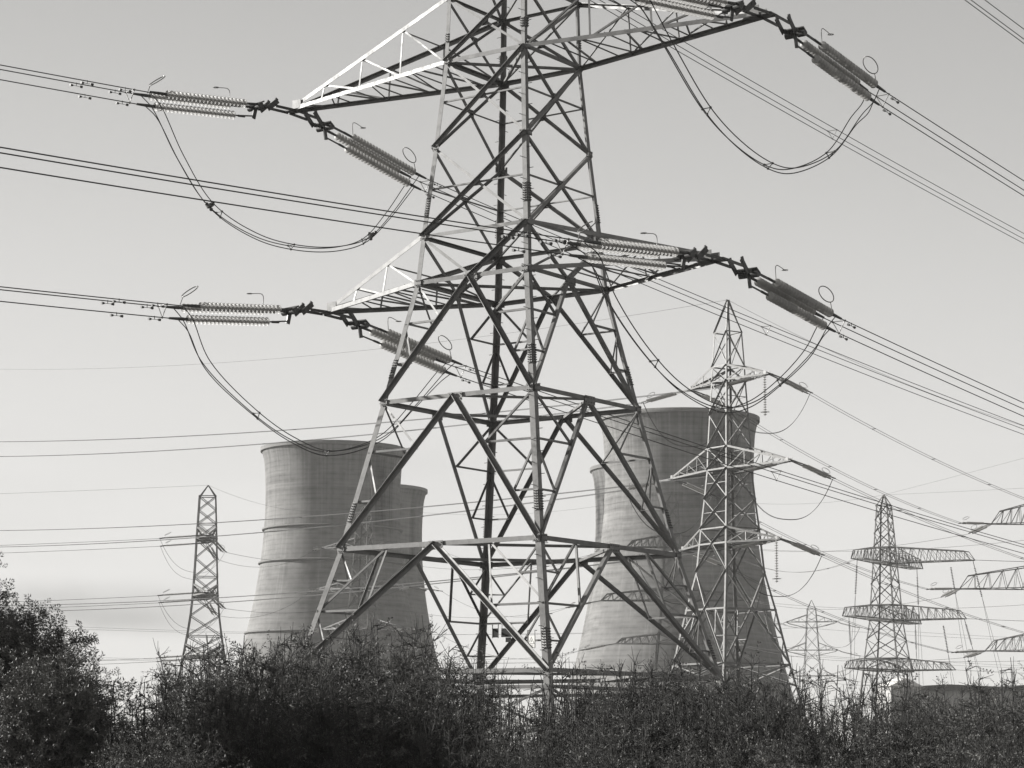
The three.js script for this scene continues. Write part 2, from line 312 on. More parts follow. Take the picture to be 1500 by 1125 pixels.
  tips.peak = t.localToWorld(V3(0, L[0][0], 0));
  return { t, tips, C, o, mat };
}
// [height, half width, leg size, brace size]
const HEAD = (e, d) => [[43.8 + e, 0.12, 0.13, 0.08], [40.2 + e, 1.07, 0.15, 0.09], [36.5 + e, 1.26, 0.16, 0.1], [34.9 + e, 1.32, 0.18, 0.12], [31.3 + e, 1.5, 0.19, 0.125], [27.76 + e, 1.664, 0.2, 0.125], [25.43 + e, 1.721, 0.22, 0.135], [22.32 + e, 1.965, 0.23, 0.14], [19.14 + e, 2.252, 0.24, 0.16], [17.51 + e, 2.378, 0.25, d]];
const ARMS = (e, len, s = 1) => { const r = []; for (const side of [-1, 1]) { const K = side < 0 ? 'L' : 'R'; r.push({ key: 'T' + K, side, hb: 34.9 + e, ht: 36.5 + e, len: len[0], f: [0.4, 0.75], s }, { key: 'U' + K, side, hb: 25.43 + e, ht: 27.76 + e, len: len[1], f: [0.29, 0.56, 0.82], s }, { key: 'D' + K, side, hb: 17.51 + e, ht: 19.14 + e, len: len[2], f: [0.38, 0.73], s }); } return r; };

const main = pylon({
  label: 'huge dark lattice pylon rising straight out of the hedge', x: 0, d: 80, yaw: -35.9, mats: M.steel, detail: true, seed: 11, k: 0.78, rs: 0.09,
  levels: [...HEAD(0, 0.19), [13.33, 3.169, 0.27, 0.2], [8.31, 4.15, 0.28, 0.21], [4.11, 5.197, 0.28, 0.18], [3.6, 5.32, 0.28, 0.16], [0, 6.2, 0.3]],
  panels: [null, 'X', 'X', 'Xh', 'Xh', 'X', 'Xh', 'Xh', 'V', 'I2', 'I2', 'Iq', null, 'I2'],
  belts: [[1, 0.1], [2, 0.12], [3, 0.14, 'diag'], [5, 0.13], [6, 0.19, 'diag'], [8, 0.16], [9, 0.19, 'diag'], [10, 0.19, 'mid'], [11, 0.2, 'mid'], [12, 0.18, 'mid'], [13, 0.15]],
  arms: ARMS(0, [6.8, 10.23, 8.35]),
});
{ // joint plates, leg splices with bolt rows, step bolts, signs of the big pylon
  const { t, C } = main; const L = main.o.levels;
  const boltGeo = (list, r, h, n) => mergeGeometries(list.map((p) => round(p, p.clone().addScaledVector(n, h), r, 6)));
  for (const [ca, cb, n] of FACES) for (const i of [5, 6, 7, 8, 9, 10, 11]) {
    const A = C(i, ca), B = C(i, cb), r = B.clone().sub(A).normalize(); const sz = i > 8 ? 0.25 : 0.21;
    for (const [P, dx] of [[A, 0.13], [B, -0.13]]) {
      const c = P.clone().addScaledVector(r, dx).addScaledVector(n, 0.062); const g = [flat(c.clone().add(V3(0, sz / 2, 0)), c.clone().add(V3(0, -sz / 2, 0)), n, sz * 1.1, 0.014)];
      const bl = []; for (const u of [-1, 0, 1]) for (const v of [-1, 1]) bl.push(c.clone().addScaledVector(r, u * sz * 0.34).add(V3(0, v * sz * 0.3, 0))); g.push(boltGeo(bl, 0.022, 0.035, n));
      part(t, 'gusset_plate', mergeGeometries(g.map((q) => q.toNonIndexed())), M.steel[0]);
    }
    if (i >= 9) { const c = lerp3(A, B, 0.5).addScaledVector(n, 0.066); const bl = []; for (const u of [-3, -1, 1, 3]) for (const v of [-1, 1]) bl.push(c.clone().addScaledVector(r, u * 0.075).add(V3(0, v * 0.075 - 0.05, 0)));
      part(t, 'gusset_plate', mergeGeometries([flat(c.clone().add(V3(0, 0.09, 0)), c.clone().add(V3(0, -0.2, 0)), n, 0.6, 0.016), boltGeo(bl, 0.024, 0.04, n)].map((q) => q.index ? q.toNonIndexed() : q)), M.steel[0]); }
  }
  const legAt = (h, c) => { for (let i = 0; i + 1 < L.length; i++) if (h <= L[i][0] && h >= L[i + 1][0]) { const f = (L[i][0] - h) / (L[i][0] - L[i + 1][0]); return V3((L[i][1] + (L[i + 1][1] - L[i][1]) * f) * c[0], h, (L[i][1] + (L[i + 1][1] - L[i][1]) * f) * c[1]); } };
  for (const c of CORNERS) for (const h of [26.3, 20.2, 14.5, 9.55, 5.1]) {
    const nb = h > 26 ? 4 : 8, pitch = 0.085, len = nb * pitch;
    for (const [n, d] of [[V3(0, 0, c[1]), V3(-c[0], 0, 0)], [V3(c[0], 0, 0), V3(0, 0, -c[1])]]) {
      const P0 = legAt(h - len / 2, c).addScaledVector(n, 0.012).addScaledVector(d, 0.1), P1 = legAt(h + len / 2, c).addScaledVector(n, 0.012).addScaledVector(d, 0.1);
      const bl = []; for (let k = 0; k < nb; k++) for (const u of [-0.045, 0.045]) bl.push(lerp3(P0, P1, (k + 0.5) / nb).addScaledVector(d, u));
      const sp = part(t, 'leg_splice', flat(P0, P1, n, 0.16, 0.018), M.steel[0]); const rows = part(sp, 'bolt_rows', mergeGeometries(bl.map((p) => round(p, p.clone().addScaledVector(n, 0.055), 0.02, 6))), M.iron); rows.userData.kind = 'stuff';
    }
  }
  for (const c of [[1, 1], [-1, -1]]) { const g = []; for (let h = 3.2, k = 0; h < 39; h += 0.38, k++) { const n = k % 2 ? V3(c[0], 0, 0) : V3(0, 0, c[1]), d = k % 2 ? V3(0, 0, -c[1]) : V3(-c[0], 0, 0); const p = legAt(h, c).addScaledVector(d, 0.16); g.push(round(p, p.clone().addScaledVector(n, 0.16), 0.012, 5)); } const m = part(t, 'step_bolts', mergeGeometries(g), M.fitting); m.userData.kind = 'stuff'; }
}

pylon.R2 = pylon({
  label: 'bright sunlit lattice pylon in front of the ringless cooling tower', x: 23.1, d: 248, yaw: -57, mats: M.steel, seed: 21, k: 1.05, rs: 0.08,
  levels: [...HEAD(5.6, 0.15), [20.2, 2.6, 0.25, 0.15], [16.2, 3.4, 0.27, 0.17], [10.5, 4.4, 0.27, 0.16], [8.3, 4.85, 0.27, 0.16], [0, 6.5, 0.3]],
  panels: ['X', 'X', 'X', 'Xh', 'X', 'X', 'Xh', 'Xh', 'V', 'I', 'V', 'Iq', 'X', 'I2'],
  belts: [[1, 0.11], [2, 0.12], [3, 0.14, 'diag'], [5, 0.13], [6, 0.17, 'diag'], [8, 0.14], [9, 0.17, 'diag'], [11, 0.17, 'mid'], [12, 0.17, 'mid']],
  arms: ARMS(5.6, [6.8, 10.23, 8.35]),
});
const R2 = pylon.R2;
const slimLevels = (hs) => hs.map(([h, w]) => [h, w, 0.17, 0.1]);
const slimArms = (bot, top, len, s) => { const r = []; bot.forEach((hb, i) => { for (const side of [-1, 1]) r.push({ key: 'TUD'[i] + (side < 0 ? 'L' : 'R'), side, hb, ht: top[i], len: len[i], f: [0.4, 0.75], s }); }); return r; };
const L1 = pylon({
  label: 'slender cross-braced pylon beside the ringed cooling tower, arms edge on', x: -48.2, d: 372, yaw: -82, mats: M.steel, seed: 31, k: 1.2,
  levels: slimLevels([[42.9, 0.1], [41.1, 1.32], [38.9, 1.42], [36.7, 1.52], [34.3, 1.64], [31.3, 1.74], [28.3, 1.87], [25.3, 2.02], [22.2, 2.3], [19, 2.75], [15.8, 3.3], [11, 4.05], [5.5, 4.9], [0, 5.8]]),
  panels: [null, 'X', 'X', 'X', 'X', 'X', 'X', 'X', 'X', 'X', 'X', 'X', 'I2'],
  belts: [[1, 0.11], [3, 0.1], [4, 0.16, 'diag'], [6, 0.1], [7, 0.16, 'diag'], [9, 0.1], [10, 0.16, 'diag']],
  arms: slimArms([34.3, 25.3, 15.8], [36, 27, 17.6], [7.2, 9.2, 7.6], 1),
});
const L2 = pylon({
  label: 'sunlit slim pylon standing in front of the ringed cooling tower', x: -29.5, d: 470, yaw: -24, mats: M.steel, seed: 41, k: 1.15,
  levels: slimLevels([[49.8, 0.1], [47.7, 1.2], [44.5, 1.35], [41.5, 1.5], [37.3, 1.7], [33.2, 1.95], [29.2, 2.2], [25.2, 2.5], [19, 3.1], [12, 3.9], [5, 4.7], [0, 5.3]]),
  panels: [null, 'X', 'X', 'X', 'X', 'X', 'X', 'X', 'X', 'I2', 'I2'],
  belts: [[1, 0.11], [3, 0.15, 'diag'], [5, 0.15, 'diag'], [7, 0.15, 'diag'], [9, 0.15]],
  arms: slimArms([41.5, 33.2, 25.2], [43.2, 35, 27], [9.6, 10.6, 9.2], 1),
});
const R4 = pylon({
  label: 'smallest far-off slim pylon next to the pylon with three wide trussed platforms', x: 91.1, d: 715, yaw: -12, mats: M.steel, seed: 51, k: 0.8,
  levels: slimLevels([[46.7, 0.1], [44, 1.3], [41.5, 1.5], [40.1, 1.6], [36, 1.8], [31.6, 2.05], [27.8, 2.3], [23.9, 2.6], [17, 3.2], [9, 4], [0, 4.9]]),
  panels: [null, 'X', 'X', 'X', 'X', 'X', 'X', 'X', 'X', 'I2'],
  belts: [[1, 0.12], [3, 0.15], [5, 0.15], [7, 0.15]],
  arms: slimArms([40.1, 31.6, 23.9], [42.2, 33.8, 26], [7.8, 7.8, 7], 1.1),
});
const boxLevels = (hs) => hs.map(([h, w]) => [h, w, 0.2, 0.11]);
const R3 = pylon({
  label: 'dark pylon carrying three wide trussed platforms with droppers hanging below', x: 66.3, d: 417, yaw: -30.8, mats: M.steel, seed: 61, k: 1.15,
  levels: boxLevels([[46.7, 0.12], [44.8, 1.08], [42.2, 1.22], [39.8, 1.38], [37.3, 1.55], [34.5, 1.7], [30.8, 1.92], [27.1, 2.15], [24.4, 2.3], [21, 2.7], [17.7, 3.1], [15.6, 3.3], [8, 4.1], [0, 5]]),
  panels: [null, 'X', 'X', 'X', 'X', 'X', 'X', 'X', 'X', 'X', 'X', 'I2', 'I2'],
  belts: [[1, 0.12], [4, 0.16, 'diag'], [5, 0.16, 'diag'], [7, 0.16], [8, 0.16, 'diag'], [10, 0.16], [11, 0.16, 'diag']],
  arms: [[34.5, 37.3, 16.2, 12.8, 15.4, 8], [24.4, 27.1, 14.4, 17, 14, 8], [15.6, 17.7, 12.2, 16.5, 10, 6]].flatMap(([hb, ht, a, b, c, n], i) => [{ key: 'x' + i, box: 1, dir: 0, hb, ht, len: a, we: 1.2, n, s: 0.8 }, { key: 'n' + i, box: 1, dir: -90, hb, ht, len: b, we: 1.2, n: n - 2, s: 0.8 }, { key: 'f' + i, box: 1, dir: 90, hb, ht, len: c, we: 1.2, n: n - 1, s: 0.8 }]),
});
const boxArms = (b, t, len, s) => b.flatMap((hb, i) => [{ key: 'TUD'[i] + 'L', box: 1, dir: 180, hb, ht: t[i], len: len[i], we: 0.5, n: 5, s }, { key: 'TUD'[i] + 'R', box: 1, dir: 0, hb, ht: t[i], len: len[i], we: 0.5, n: 5, s }]);
const R5 = pylon({
  label: 'pylon mostly out of view, only its girder arm ends showing', x: 69.5, d: 300, yaw: -8, mats: M.steel, seed: 71, k: 1.1,
  levels: boxLevels([[42, 0.12], [39, 1.2], [35, 1.5], [32.8, 1.65], [30.5, 1.75], [27, 2], [24.6, 2.15], [22.2, 2.3], [18, 2.7], [16, 2.9], [14.3, 3.1], [7, 4.2], [0, 5.3]]),
  panels: [null, 'X', 'X', 'X', 'X', 'X', 'X', 'X', 'X', 'X', 'I2', 'I2'],
  belts: [[1, 0.12], [3, 0.15], [4, 0.16], [6, 0.15], [7, 0.16], [9, 0.15], [10, 0.16], [11, 0.16]],
  arms: boxArms([30.5, 22.2, 14.3], [33.4, 25.2, 16.6], [8.0, 12.2, 9.2], 0.62),
});
const R6 = pylon({
  label: 'dark pylon with raked girder arms against the sunlit side of the ringless tower', x: 30.2, d: 440, yaw: -6, mats: M.steel, seed: 81, k: 1.1,
  levels: boxLevels([[49.6, 0.12], [47.6, 1.1], [44, 1.3], [41.4, 1.45], [39.2, 1.6], [35, 1.8], [31.4, 2], [29.2, 2.15], [26, 2.4], [23, 2.7], [21.2, 2.9], [14, 3.6], [7, 4.3], [0, 5]]),
  panels: [null, 'X', 'X', 'X', 'X', 'X', 'X', 'X', 'X', 'X', 'X', 'I2', 'I2'],
  belts: [[1, 0.12], [3, 0.15], [4, 0.16], [6, 0.15], [7, 0.16], [9, 0.15], [10, 0.16]],
  arms: boxArms([39.2, 29.2, 21.2], [41.4, 31.4, 23], [8.6, 13.4, 10.6], 1.1),
});

// ---------------------------------------------------------------- insulator sets, conductors and jumper loops of the big pylon
const discGeo = (() => {
  const p = [[0, 0.09], [0.042, 0.09], [0.046, 0.045], [0.07, 0.026], [0.12, 0.003], [0.146, -0.02], [0.151, -0.034], [0.145, -0.042], [0.13, -0.026], [0.112, -0.012], [0.1, -0.04], [0.09, -0.012], [0.062, -0.012], [0.05, -0.05], [0.032, -0.06], [0.02, -0.09], [0, -0.09]];
  return new THREE.LatheGeometry(p.map((q) => new THREE.Vector2(...q)), 20);
})();
const ringGeoCache = {};
const heading = (az) => V3(Math.sin(az * RAD), 0, -Math.cos(az * RAD));
const AZL = 224, AZR = 36;
function sagAt(run, s) { const c = run.clamp; return c[1] + run.m * (s - c[0]) + run.c2 * (s - c[0]) * (s - c[0]); }
function makeRun(tip, az, S, E, m, c2) { const u = Math.hypot(E[0] - S[0], E[1] - S[1]), sl = (E[1] - S[1]) / (E[0] - S[0]); return { tip, az, S, E, clamp: [E[0] + 0.78, E[1] + (sl * 0.5 + m * 0.5) * 0.78], m, c2, u }; }
function at(run, s, y, lat = 0) { const d = heading(run.az), r = V3(-d.z, 0, d.x); return run.tip.clone().addScaledVector(d, s).addScaledVector(r, lat).add(V3(0, y, 0)); }
const LAY = [[0.25, 0], [-0.25, 0], [0, -0.43]];
function insulatorSet(run, label, group) {
  const o = thing('insulator_set', label, 'insulator', run.tip.toArray(), 0, group);
  const T = (s, y, l) => at(run, s, y, l).sub(run.tip);
  const { S, E, clamp } = run, dir = T(E[0], E[1]).sub(T(S[0], S[1])).normalize(), side = T(0, 0, 1), upv = side.clone().cross(dir).normalize().multiplyScalar(1); if (upv.y < 0) upv.negate();
  const Y0 = S[1] * 0.18;
  // twin link straps with sag plates from the arm tip to the yoke
  for (const l of [0.24, -0.24]) {
    const strap = part(o, 'link_strap', flat(T(0.05, -0.06, l), T(1.05, Y0 - 0.02, l * 0.95), side, 0.1, 0.03), M.iron);
    part(o, 'sag_plate', mergeGeometries([flat(T(0.95, Y0 + 0.2, l * 0.95), T(1.42, Y0 - 0.2, l * 0.9), side, 0.2, 0.035), flat(T(1.0, Y0 + 0.27, l * 0.95), T(1.12, Y0 + 0.02, l * 0.95), side, 0.12, 0.05)]), M.iron);
    part(o, 'shackle', mergeGeometries([round(T(1.36, Y0 - 0.1, l * 0.85), T(1.75, S[1] * 0.5 - 0.03, l * 0.8), 0.045, 8), new THREE.SphereGeometry(0.085, 10, 8).translate(...T(1.5, S[1] * 0.4 - 0.06, l * 0.82).toArray())].map((g) => g.toNonIndexed())), M.iron);
  }
  const yo = mergeGeometries([flat(T(1.72, S[1] * 0.5 + 0.1, 0), T(1.98, S[1] * 0.6 - 0.02, 0), upv, 0.74, 0.05), flat(T(1.8, S[1] * 0.55 + 0.02, 0), T(1.92, S[1] * 0.6 - 0.5, 0), side, 0.16, 0.05), round(T(1.84, S[1] * 0.55 - 0.07, -0.36), T(1.84, S[1] * 0.55 - 0.07, -0.1), 0.115, 12).toNonIndexed(), round(T(1.84, S[1] * 0.55 - 0.07, 0.1), T(1.84, S[1] * 0.55 - 0.07, 0.36), 0.115, 12).toNonIndexed()]);
  part(o, 'yoke', yo, M.iron);
  const N = 21, len = T(E[0], E[1]).distanceTo(T(S[0], S[1])), q = new THREE.Quaternion().setFromUnitVectors(V3(0, -1, 0), dir);
  LAY.forEach(([l, dy], j) => {
    const s0 = j === 1 ? -0.36 : 0, A = T(S[0], S[1] + dy, l).addScaledVector(dir, s0 + (j === 2 ? -0.03 : 0));
    part(o, 'tension_rod', mergeGeometries([flat(T(1.92, S[1] * 0.6 + dy * 0.95, l), A.clone().addScaledVector(dir, 0.02), side, j === 2 ? 0.05 : 0.085, 0.035).toNonIndexed(), round(A.clone().addScaledVector(dir, -0.45), A.clone().addScaledVector(dir, -0.12), 0.045, 8).toNonIndexed()]), M.iron);
    const str = sub(o, 'insulator_string');
    for (let k = 0; k < N; k++) { const m = part(str, 'disc', discGeo, M.glaze); m.position.copy(A).addScaledVector(dir, (k + 0.5) * len / N); m.quaternion.copy(q); const sc = len / N / 0.17; m.scale.set(1.09, Math.min(0.92, sc), 1.09); }
    const Z = A.clone().addScaledVector(dir, len), cl = T(clamp[0], clamp[1] + dy, l).addScaledVector(dir, s0);
    part(o, 'clamp', mergeGeometries([flat(Z.clone().addScaledVector(dir, -0.02), lerp3(Z, cl, 0.5), side, 0.1, 0.05).toNonIndexed(), round(lerp3(Z, cl, 0.2), cl, 0.062, 8, 0.04).toNonIndexed()]), M.iron);
  });
  // arcing horn over the tower end, ring over the live end
  const h0 = T(S[0] + 0.08, S[1] + 0.1, 0.25), out = dir.clone();
  const hornEnd = h0.clone().add(V3(0, 0.5, 0)).addScaledVector(out, 0.62);
  part(o, 'arcing_horn', mergeGeometries([tube([h0, h0.clone().add(V3(0, 0.42, 0)).addScaledVector(out, -0.02), h0.clone().add(V3(0, 0.5, 0)).addScaledVector(out, 0.06), hornEnd], 0.014, 6, 24), new THREE.TorusGeometry(0.07, 0.014, 6, 14).rotateX(Math.PI / 2).scale(1.4, 1, 1).translate(hornEnd.x, hornEnd.y, hornEnd.z)].map((g) => g.toNonIndexed())), M.pin);
  const z0 = T(E[0] + 0.12, E[1] + 0.08, 0.25), rc = z0.clone().add(V3(0, 0.5, 0)).addScaledVector(dir, -0.42), rp = [];
  for (let k = 0; k <= 16; k++) { const a = k / 16 * Math.PI * 2; rp.push(rc.clone().addScaledVector(dir, Math.cos(a) * 0.3).addScaledVector(side, Math.sin(a) * 0.24).add(V3(0, Math.cos(a) * -0.2, 0))); }
  part(o, 'arcing_ring', mergeGeometries([new THREE.TubeGeometry(new THREE.CatmullRomCurve3(rp.slice(0, 16), true), 40, 0.019, 6, true), round(z0, rp[0], 0.016, 6)].map((g) => g.toNonIndexed())), M.pin);
  return o;
}
const spacerGeo = (P, r = 0.014) => mergeGeometries([0, 1, 2].map((i) => tube([P[i], lerp3(P[i], P[(i + 1) % 3], 0.5).lerp(lerp3(P[0], P[1], 0.5).lerp(P[2], 0.333), -0.0), P[(i + 1) % 3]], r, 5, 6)).concat(P.map((p) => new THREE.SphereGeometry(r * 2.6, 8, 6).translate(p.x, p.y, p.z))).map((g) => g.toNonIndexed()));
function conductorBundle(run, label, length, spacersAt, group) {
  const o = thing('conductor_bundle', label, 'power line', run.tip.toArray(), 0, group);
  const T = (s, l, dy) => at(run, s, sagAt(run, s) + dy, l).sub(run.tip);
  LAY.forEach(([l, dy], j) => { const p = [], s0 = run.clamp[0] - (j === 1 ? 0.36 : 0); for (let k = 0; k <= 40; k++) p.push(T(s0 + (length - s0) * k / 40, l, dy)); part(o, 'wire', tube(p, 0.0185, 6, 80), M.wire); });
  for (const s of [run.clamp[0] + 0.28, ...spacersAt]) part(o, 'spacer', spacerGeo(LAY.map(([l, dy]) => T(s, l, dy)), 0.016), M.pin);
  LAY.forEach(([l, dy], j) => { for (const s of [run.clamp[0] + 0.75 - j * 0.07, run.clamp[0] + 2.4 - j * 0.1].slice(0, run.az > 90 ? 2 : j === 1 ? 0 : 1)) {
    const c = T(s, l, dy), d = T(s + 0.1, l, dy).sub(c).normalize(), low = c.clone().add(V3(0, -0.09, 0));
    part(o, 'vibration_damper', mergeGeometries([round(c.clone().add(V3(0, 0.03, 0)), low, 0.016, 6), round(low.clone().addScaledVector(d, -0.2), low.clone().addScaledVector(d, 0.2), 0.009, 5), round(low.clone().addScaledVector(d, 0.14), low.clone().addScaledVector(d, 0.25), 0.034, 8, 0.05), round(low.clone().addScaledVector(d, -0.14), low.clone().addScaledVector(d, -0.25), 0.034, 8, 0.05)].map((g) => g.toNonIndexed())), M.iron);
  } });
}
function jumperLoop(rl, rr, shape, label, group, lumps) {
  const o = thing('jumper_loop', label, 'power line', rl.tip.toArray(), 0, group);
  const A = at(rl, rl.E[0] + 0.35, 0).sub(rl.tip), B = at(rr, rr.E[0] + 0.35, 0).sub(rr.tip), d = B.clone().sub(A).setY(0), sd = V3(-d.z, 0, d.x).normalize();
  const ya = rl.E[1] - 0.08, yb = rr.E[1] - 0.08;
  const path = (l, dy, w) => { const p = [A.clone().setY(ya + dy).addScaledVector(sd, l)]; for (const [t, y] of shape) { const e = Math.min(1, Math.min(t, 1 - t) * 6), k = l * (1 - 0.35 * e); p.push(A.clone().lerp(B, t).setY(y + (dy * (1 - 0.62 * e))).addScaledVector(sd, k)); } p.push(B.clone().setY(yb + dy).addScaledVector(sd, l)); return new THREE.CatmullRomCurve3(p, false, 'centripetal'); };
  const cs = LAY.map(([l, dy]) => path(l, dy)); cs.forEach((c) => part(o, 'wire', new THREE.TubeGeometry(c, 90, 0.0185, 6, false), M.wire));
  for (const f of [0.3, 0.52, 0.76]) part(o, 'spacer', spacerGeo(cs.map((c) => c.getPointAt(f)), 0.017), M.fitting);
  if (lumps) for (const f of [0.27, 0.79]) { const P = cs.map((c) => c.getPointAt(f)), m = P[0].clone().add(P[1]).add(P[2]).divideScalar(3); part(o, 'spacer_weight', mergeGeometries([new THREE.CylinderGeometry(0.15, 0.15, 0.1, 12).rotateZ(0.5).translate(m.x, m.y, m.z), ...P.map((p) => new THREE.SphereGeometry(0.07, 10, 8).translate(p.x, p.y, p.z))]), M.fitting); }
}
const JS = {
  U: [[0.035, -1.15], [0.117, -2.71], [0.225, -4.2], [0.39, -4.95], [0.55, -5.0], [0.7, -4.65], [0.807, -4.05], [0.896, -2.85], [0.97, -1.6]],
  UR: [[0.04, -0.9], [0.134, -2.0], [0.287, -3.72], [0.419, -4.51], [0.543, -4.82], [0.629, -4.69], [0.802, -3.61], [0.92, -2.01], [0.975, -1.35]],
  D: [[0.03, -1.15], [0.089, -2.45], [0.258, -3.98], [0.398, -4.77], [0.522, -5.05], [0.726, -4.21], [0.859, -2.69], [0.965, -1.3]],
  DR: [[0.05, -0.85], [0.113, -2.0], [0.243, -3.46], [0.376, -4.38], [0.536, -4.76], [0.647, -4.42], [0.778, -3.46], [0.914, -2.07], [0.97, -1.2]],
};
const ARMNAME = { TL: 'sunlit topmost arm', UL: 'sunlit middle arm', DL: 'sunlit lowest arm', TR: 'shaded topmost arm', UR: 'shaded middle arm', DR: 'shaded lowest arm' };
const yE = { UL: [-0.74, -1.0], DL: [-0.72, -0.84], DR: [-0.53, -0.76], UR: [-0.62, -0.76], TL: [-0.7, -0.8], TR: [-0.6, -0.75] };
for (const k of ['TL', 'UL', 'DL', 'TR', 'UR', 'DR']) {
  const tip = main.tips[k];
  const rl = makeRun(tip, AZL, [2.82, yE[k][0] * 0.44], [6.5, yE[k][0]], -0.057, 0.0004);
  const rr = makeRun(tip, AZR, [3.13, yE[k][1] * 0.38], [7.02, yE[k][1]], -0.0765, 0.00029);
  const which = ARMNAME[k] + ' of the big pylon';
  insulatorSet(rl, `level triple insulator strings at the ${which}`, 'insulator sets on the big pylon');
  insulatorSet(rr, `sloping triple insulator strings at the ${which}`, 'insulator sets on the big pylon');
  conductorBundle(rl, `three level wires running from the ${which}`, 62, k === 'DR' ? [40] : [38], 'conductor bundles of the big pylon');
  conductorBundle(rr, `three wires sloping down away from the ${which}`, 190, [{ UL: 35.5, DL: 33, TL: 36.3, TR: 36, UR: 36, DR: 36 }[k], 90, 140], 'conductor bundles of the big pylon');
  jumperLoop(rl, rr, k === 'UR' || k === 'TR' ? JS.UR : k === 'DR' ? JS.DR : k === 'DL' ? JS.D : JS.U, `drooping jumper wires looping under the ${which}`, 'jumper loops of the big pylon', k === 'UL');
}

// ---------------------------------------------------------------- insulators and lines of the other pylons
const farString = (A, B, r = 0.16, N = 20) => { const len = A.distanceTo(B), pts = [new THREE.Vector2(0.03, 0)]; for (let i = 0; i < N; i++) { const y = (i + 0.2) * len / N; pts.push(new THREE.Vector2(0.04, y), new THREE.Vector2(r, y + len / N * 0.25), new THREE.Vector2(r * 0.96, y + len / N * 0.36), new THREE.Vector2(0.05, y + len / N * 0.5)); } pts.push(new THREE.Vector2(0.03, len)); const g = new THREE.LatheGeometry(pts, 10); g.applyQuaternion(new THREE.Quaternion().setFromUnitVectors(V3(0, 1, 0), B.clone().sub(A).normalize())); return g.translate(A.x, A.y, A.z); };
function farSet(tip, toward, drop, label, group, len = 4.2, link = 2.4) {
  const d = toward.clone().sub(tip).setY(0).normalize(), s = V3(-d.z, 0, d.x), o = thing('tension_insulator', label, 'insulator', tip.toArray(), 0, group);
  const S = d.clone().multiplyScalar(link).setY(-drop * 0.3), E = d.clone().multiplyScalar(link + len).setY(-drop);
  for (const l of [0.28, -0.28]) { const off = s.clone().multiplyScalar(l);
    part(o, 'link_strap', flat(off.clone().multiplyScalar(0.5), S.clone().add(off), s, 0.14, 0.06), M.fitting); part(o, 'insulator_string', farString(S.clone().add(off), E.clone().add(off)), M.glaze);
    part(o, 'clamp', round(E.clone().add(off), E.clone().add(off).addScaledVector(d, 0.9).add(V3(0, -0.12, 0)), 0.07, 6), M.iron); }
  const rc = E.clone().add(V3(0, 0.62, 0)).addScaledVector(d, -0.4), rp = []; for (let k = 0; k < 14; k++) { const a = k / 14 * Math.PI * 2; rp.push(rc.clone().addScaledVector(d, Math.cos(a) * 0.5).addScaledVector(s, Math.sin(a) * 0.36).add(V3(0, -Math.cos(a) * 0.25, 0))); }
  part(o, 'arcing_ring', new THREE.TubeGeometry(new THREE.CatmullRomCurve3(rp, true), 28, 0.03, 5, true), M.pin);
  return tip.clone().add(E).addScaledVector(d, 0.85).add(V3(0, -0.12, 0));
}
function span(A, B, sag, n, label, r = 0.022, group = 'power lines between the far pylons', mat = M.wire, sep = 0.5) {
  const o = thing('power_line', label, 'power line', A.toArray(), 0, group);
  const d = B.clone().sub(A), s = V3(-d.z, 0, d.x).normalize();
  for (let i = 0; i < n; i++) { const l = (i - (n - 1) / 2) * sep, p = []; for (let k = 0; k <= 36; k++) { const t = k / 36; p.push(d.clone().multiplyScalar(t).addScaledVector(s, l).add(V3(0, -4 * sag * t * (1 - t), 0))); } part(o, 'wire', tube(p, r, 5, 72), mat); }
  if (n > 1) for (const t of [0.2, 0.4, 0.6, 0.8]) { const c = d.clone().multiplyScalar(t).add(V3(0, -4 * sag * t * (1 - t), 0)); part(o, 'spacer', round(c.clone().addScaledVector(s, -sep / 2), c.clone().addScaledVector(s, sep / 2), 0.045, 5), mat); }
  return o;
}
function loop(A, B, drop, label, group = 'jumper loops of the far pylons', r = 0.024, lay = [-0.25, 0.25]) {
  const o = thing('jumper_loop', label, 'power line', A.toArray(), 0, group), d = B.clone().sub(A), s = V3(-d.z, 0, d.x).normalize();
  for (const l of lay) { const p = []; for (let k = 0; k <= 20; k++) { const t = k / 20; p.push(d.clone().multiplyScalar(t).addScaledVector(s, l).add(V3(0, -drop * (1 - Math.pow(Math.abs(2 * t - 1), 2.6)), 0))); } part(o, 'wire', tube(p, r, 5, 40), M.wire); }
}
const SIDE = { L: 'sunward', R: 'shaded' }, TIER = { T: 'top', U: 'middle', D: 'bottom' };
const who = (p, k) => `${TIER[k[0]]} ${SIDE[k[1]]} arm of the ${p}`;
const live = {};
const leftFar = { TR: [-150, 651, 400], TL: [-150, 674, 405], UR: [-150, 783, 400], UL: [-150, 808, 405], DR: [-150, 893, 400], DL: [-150, 902, 405] };
const far3 = { TR: W3(-105, 53.4, 400), TL: W3(-106.3, 51.4, 405), UR: W3(-105, 38.1, 400), UL: W3(-106.3, 35.6, 405), DR: W3(-105, 25.4, 400), DL: W3(-106.3, 24.6, 405) };
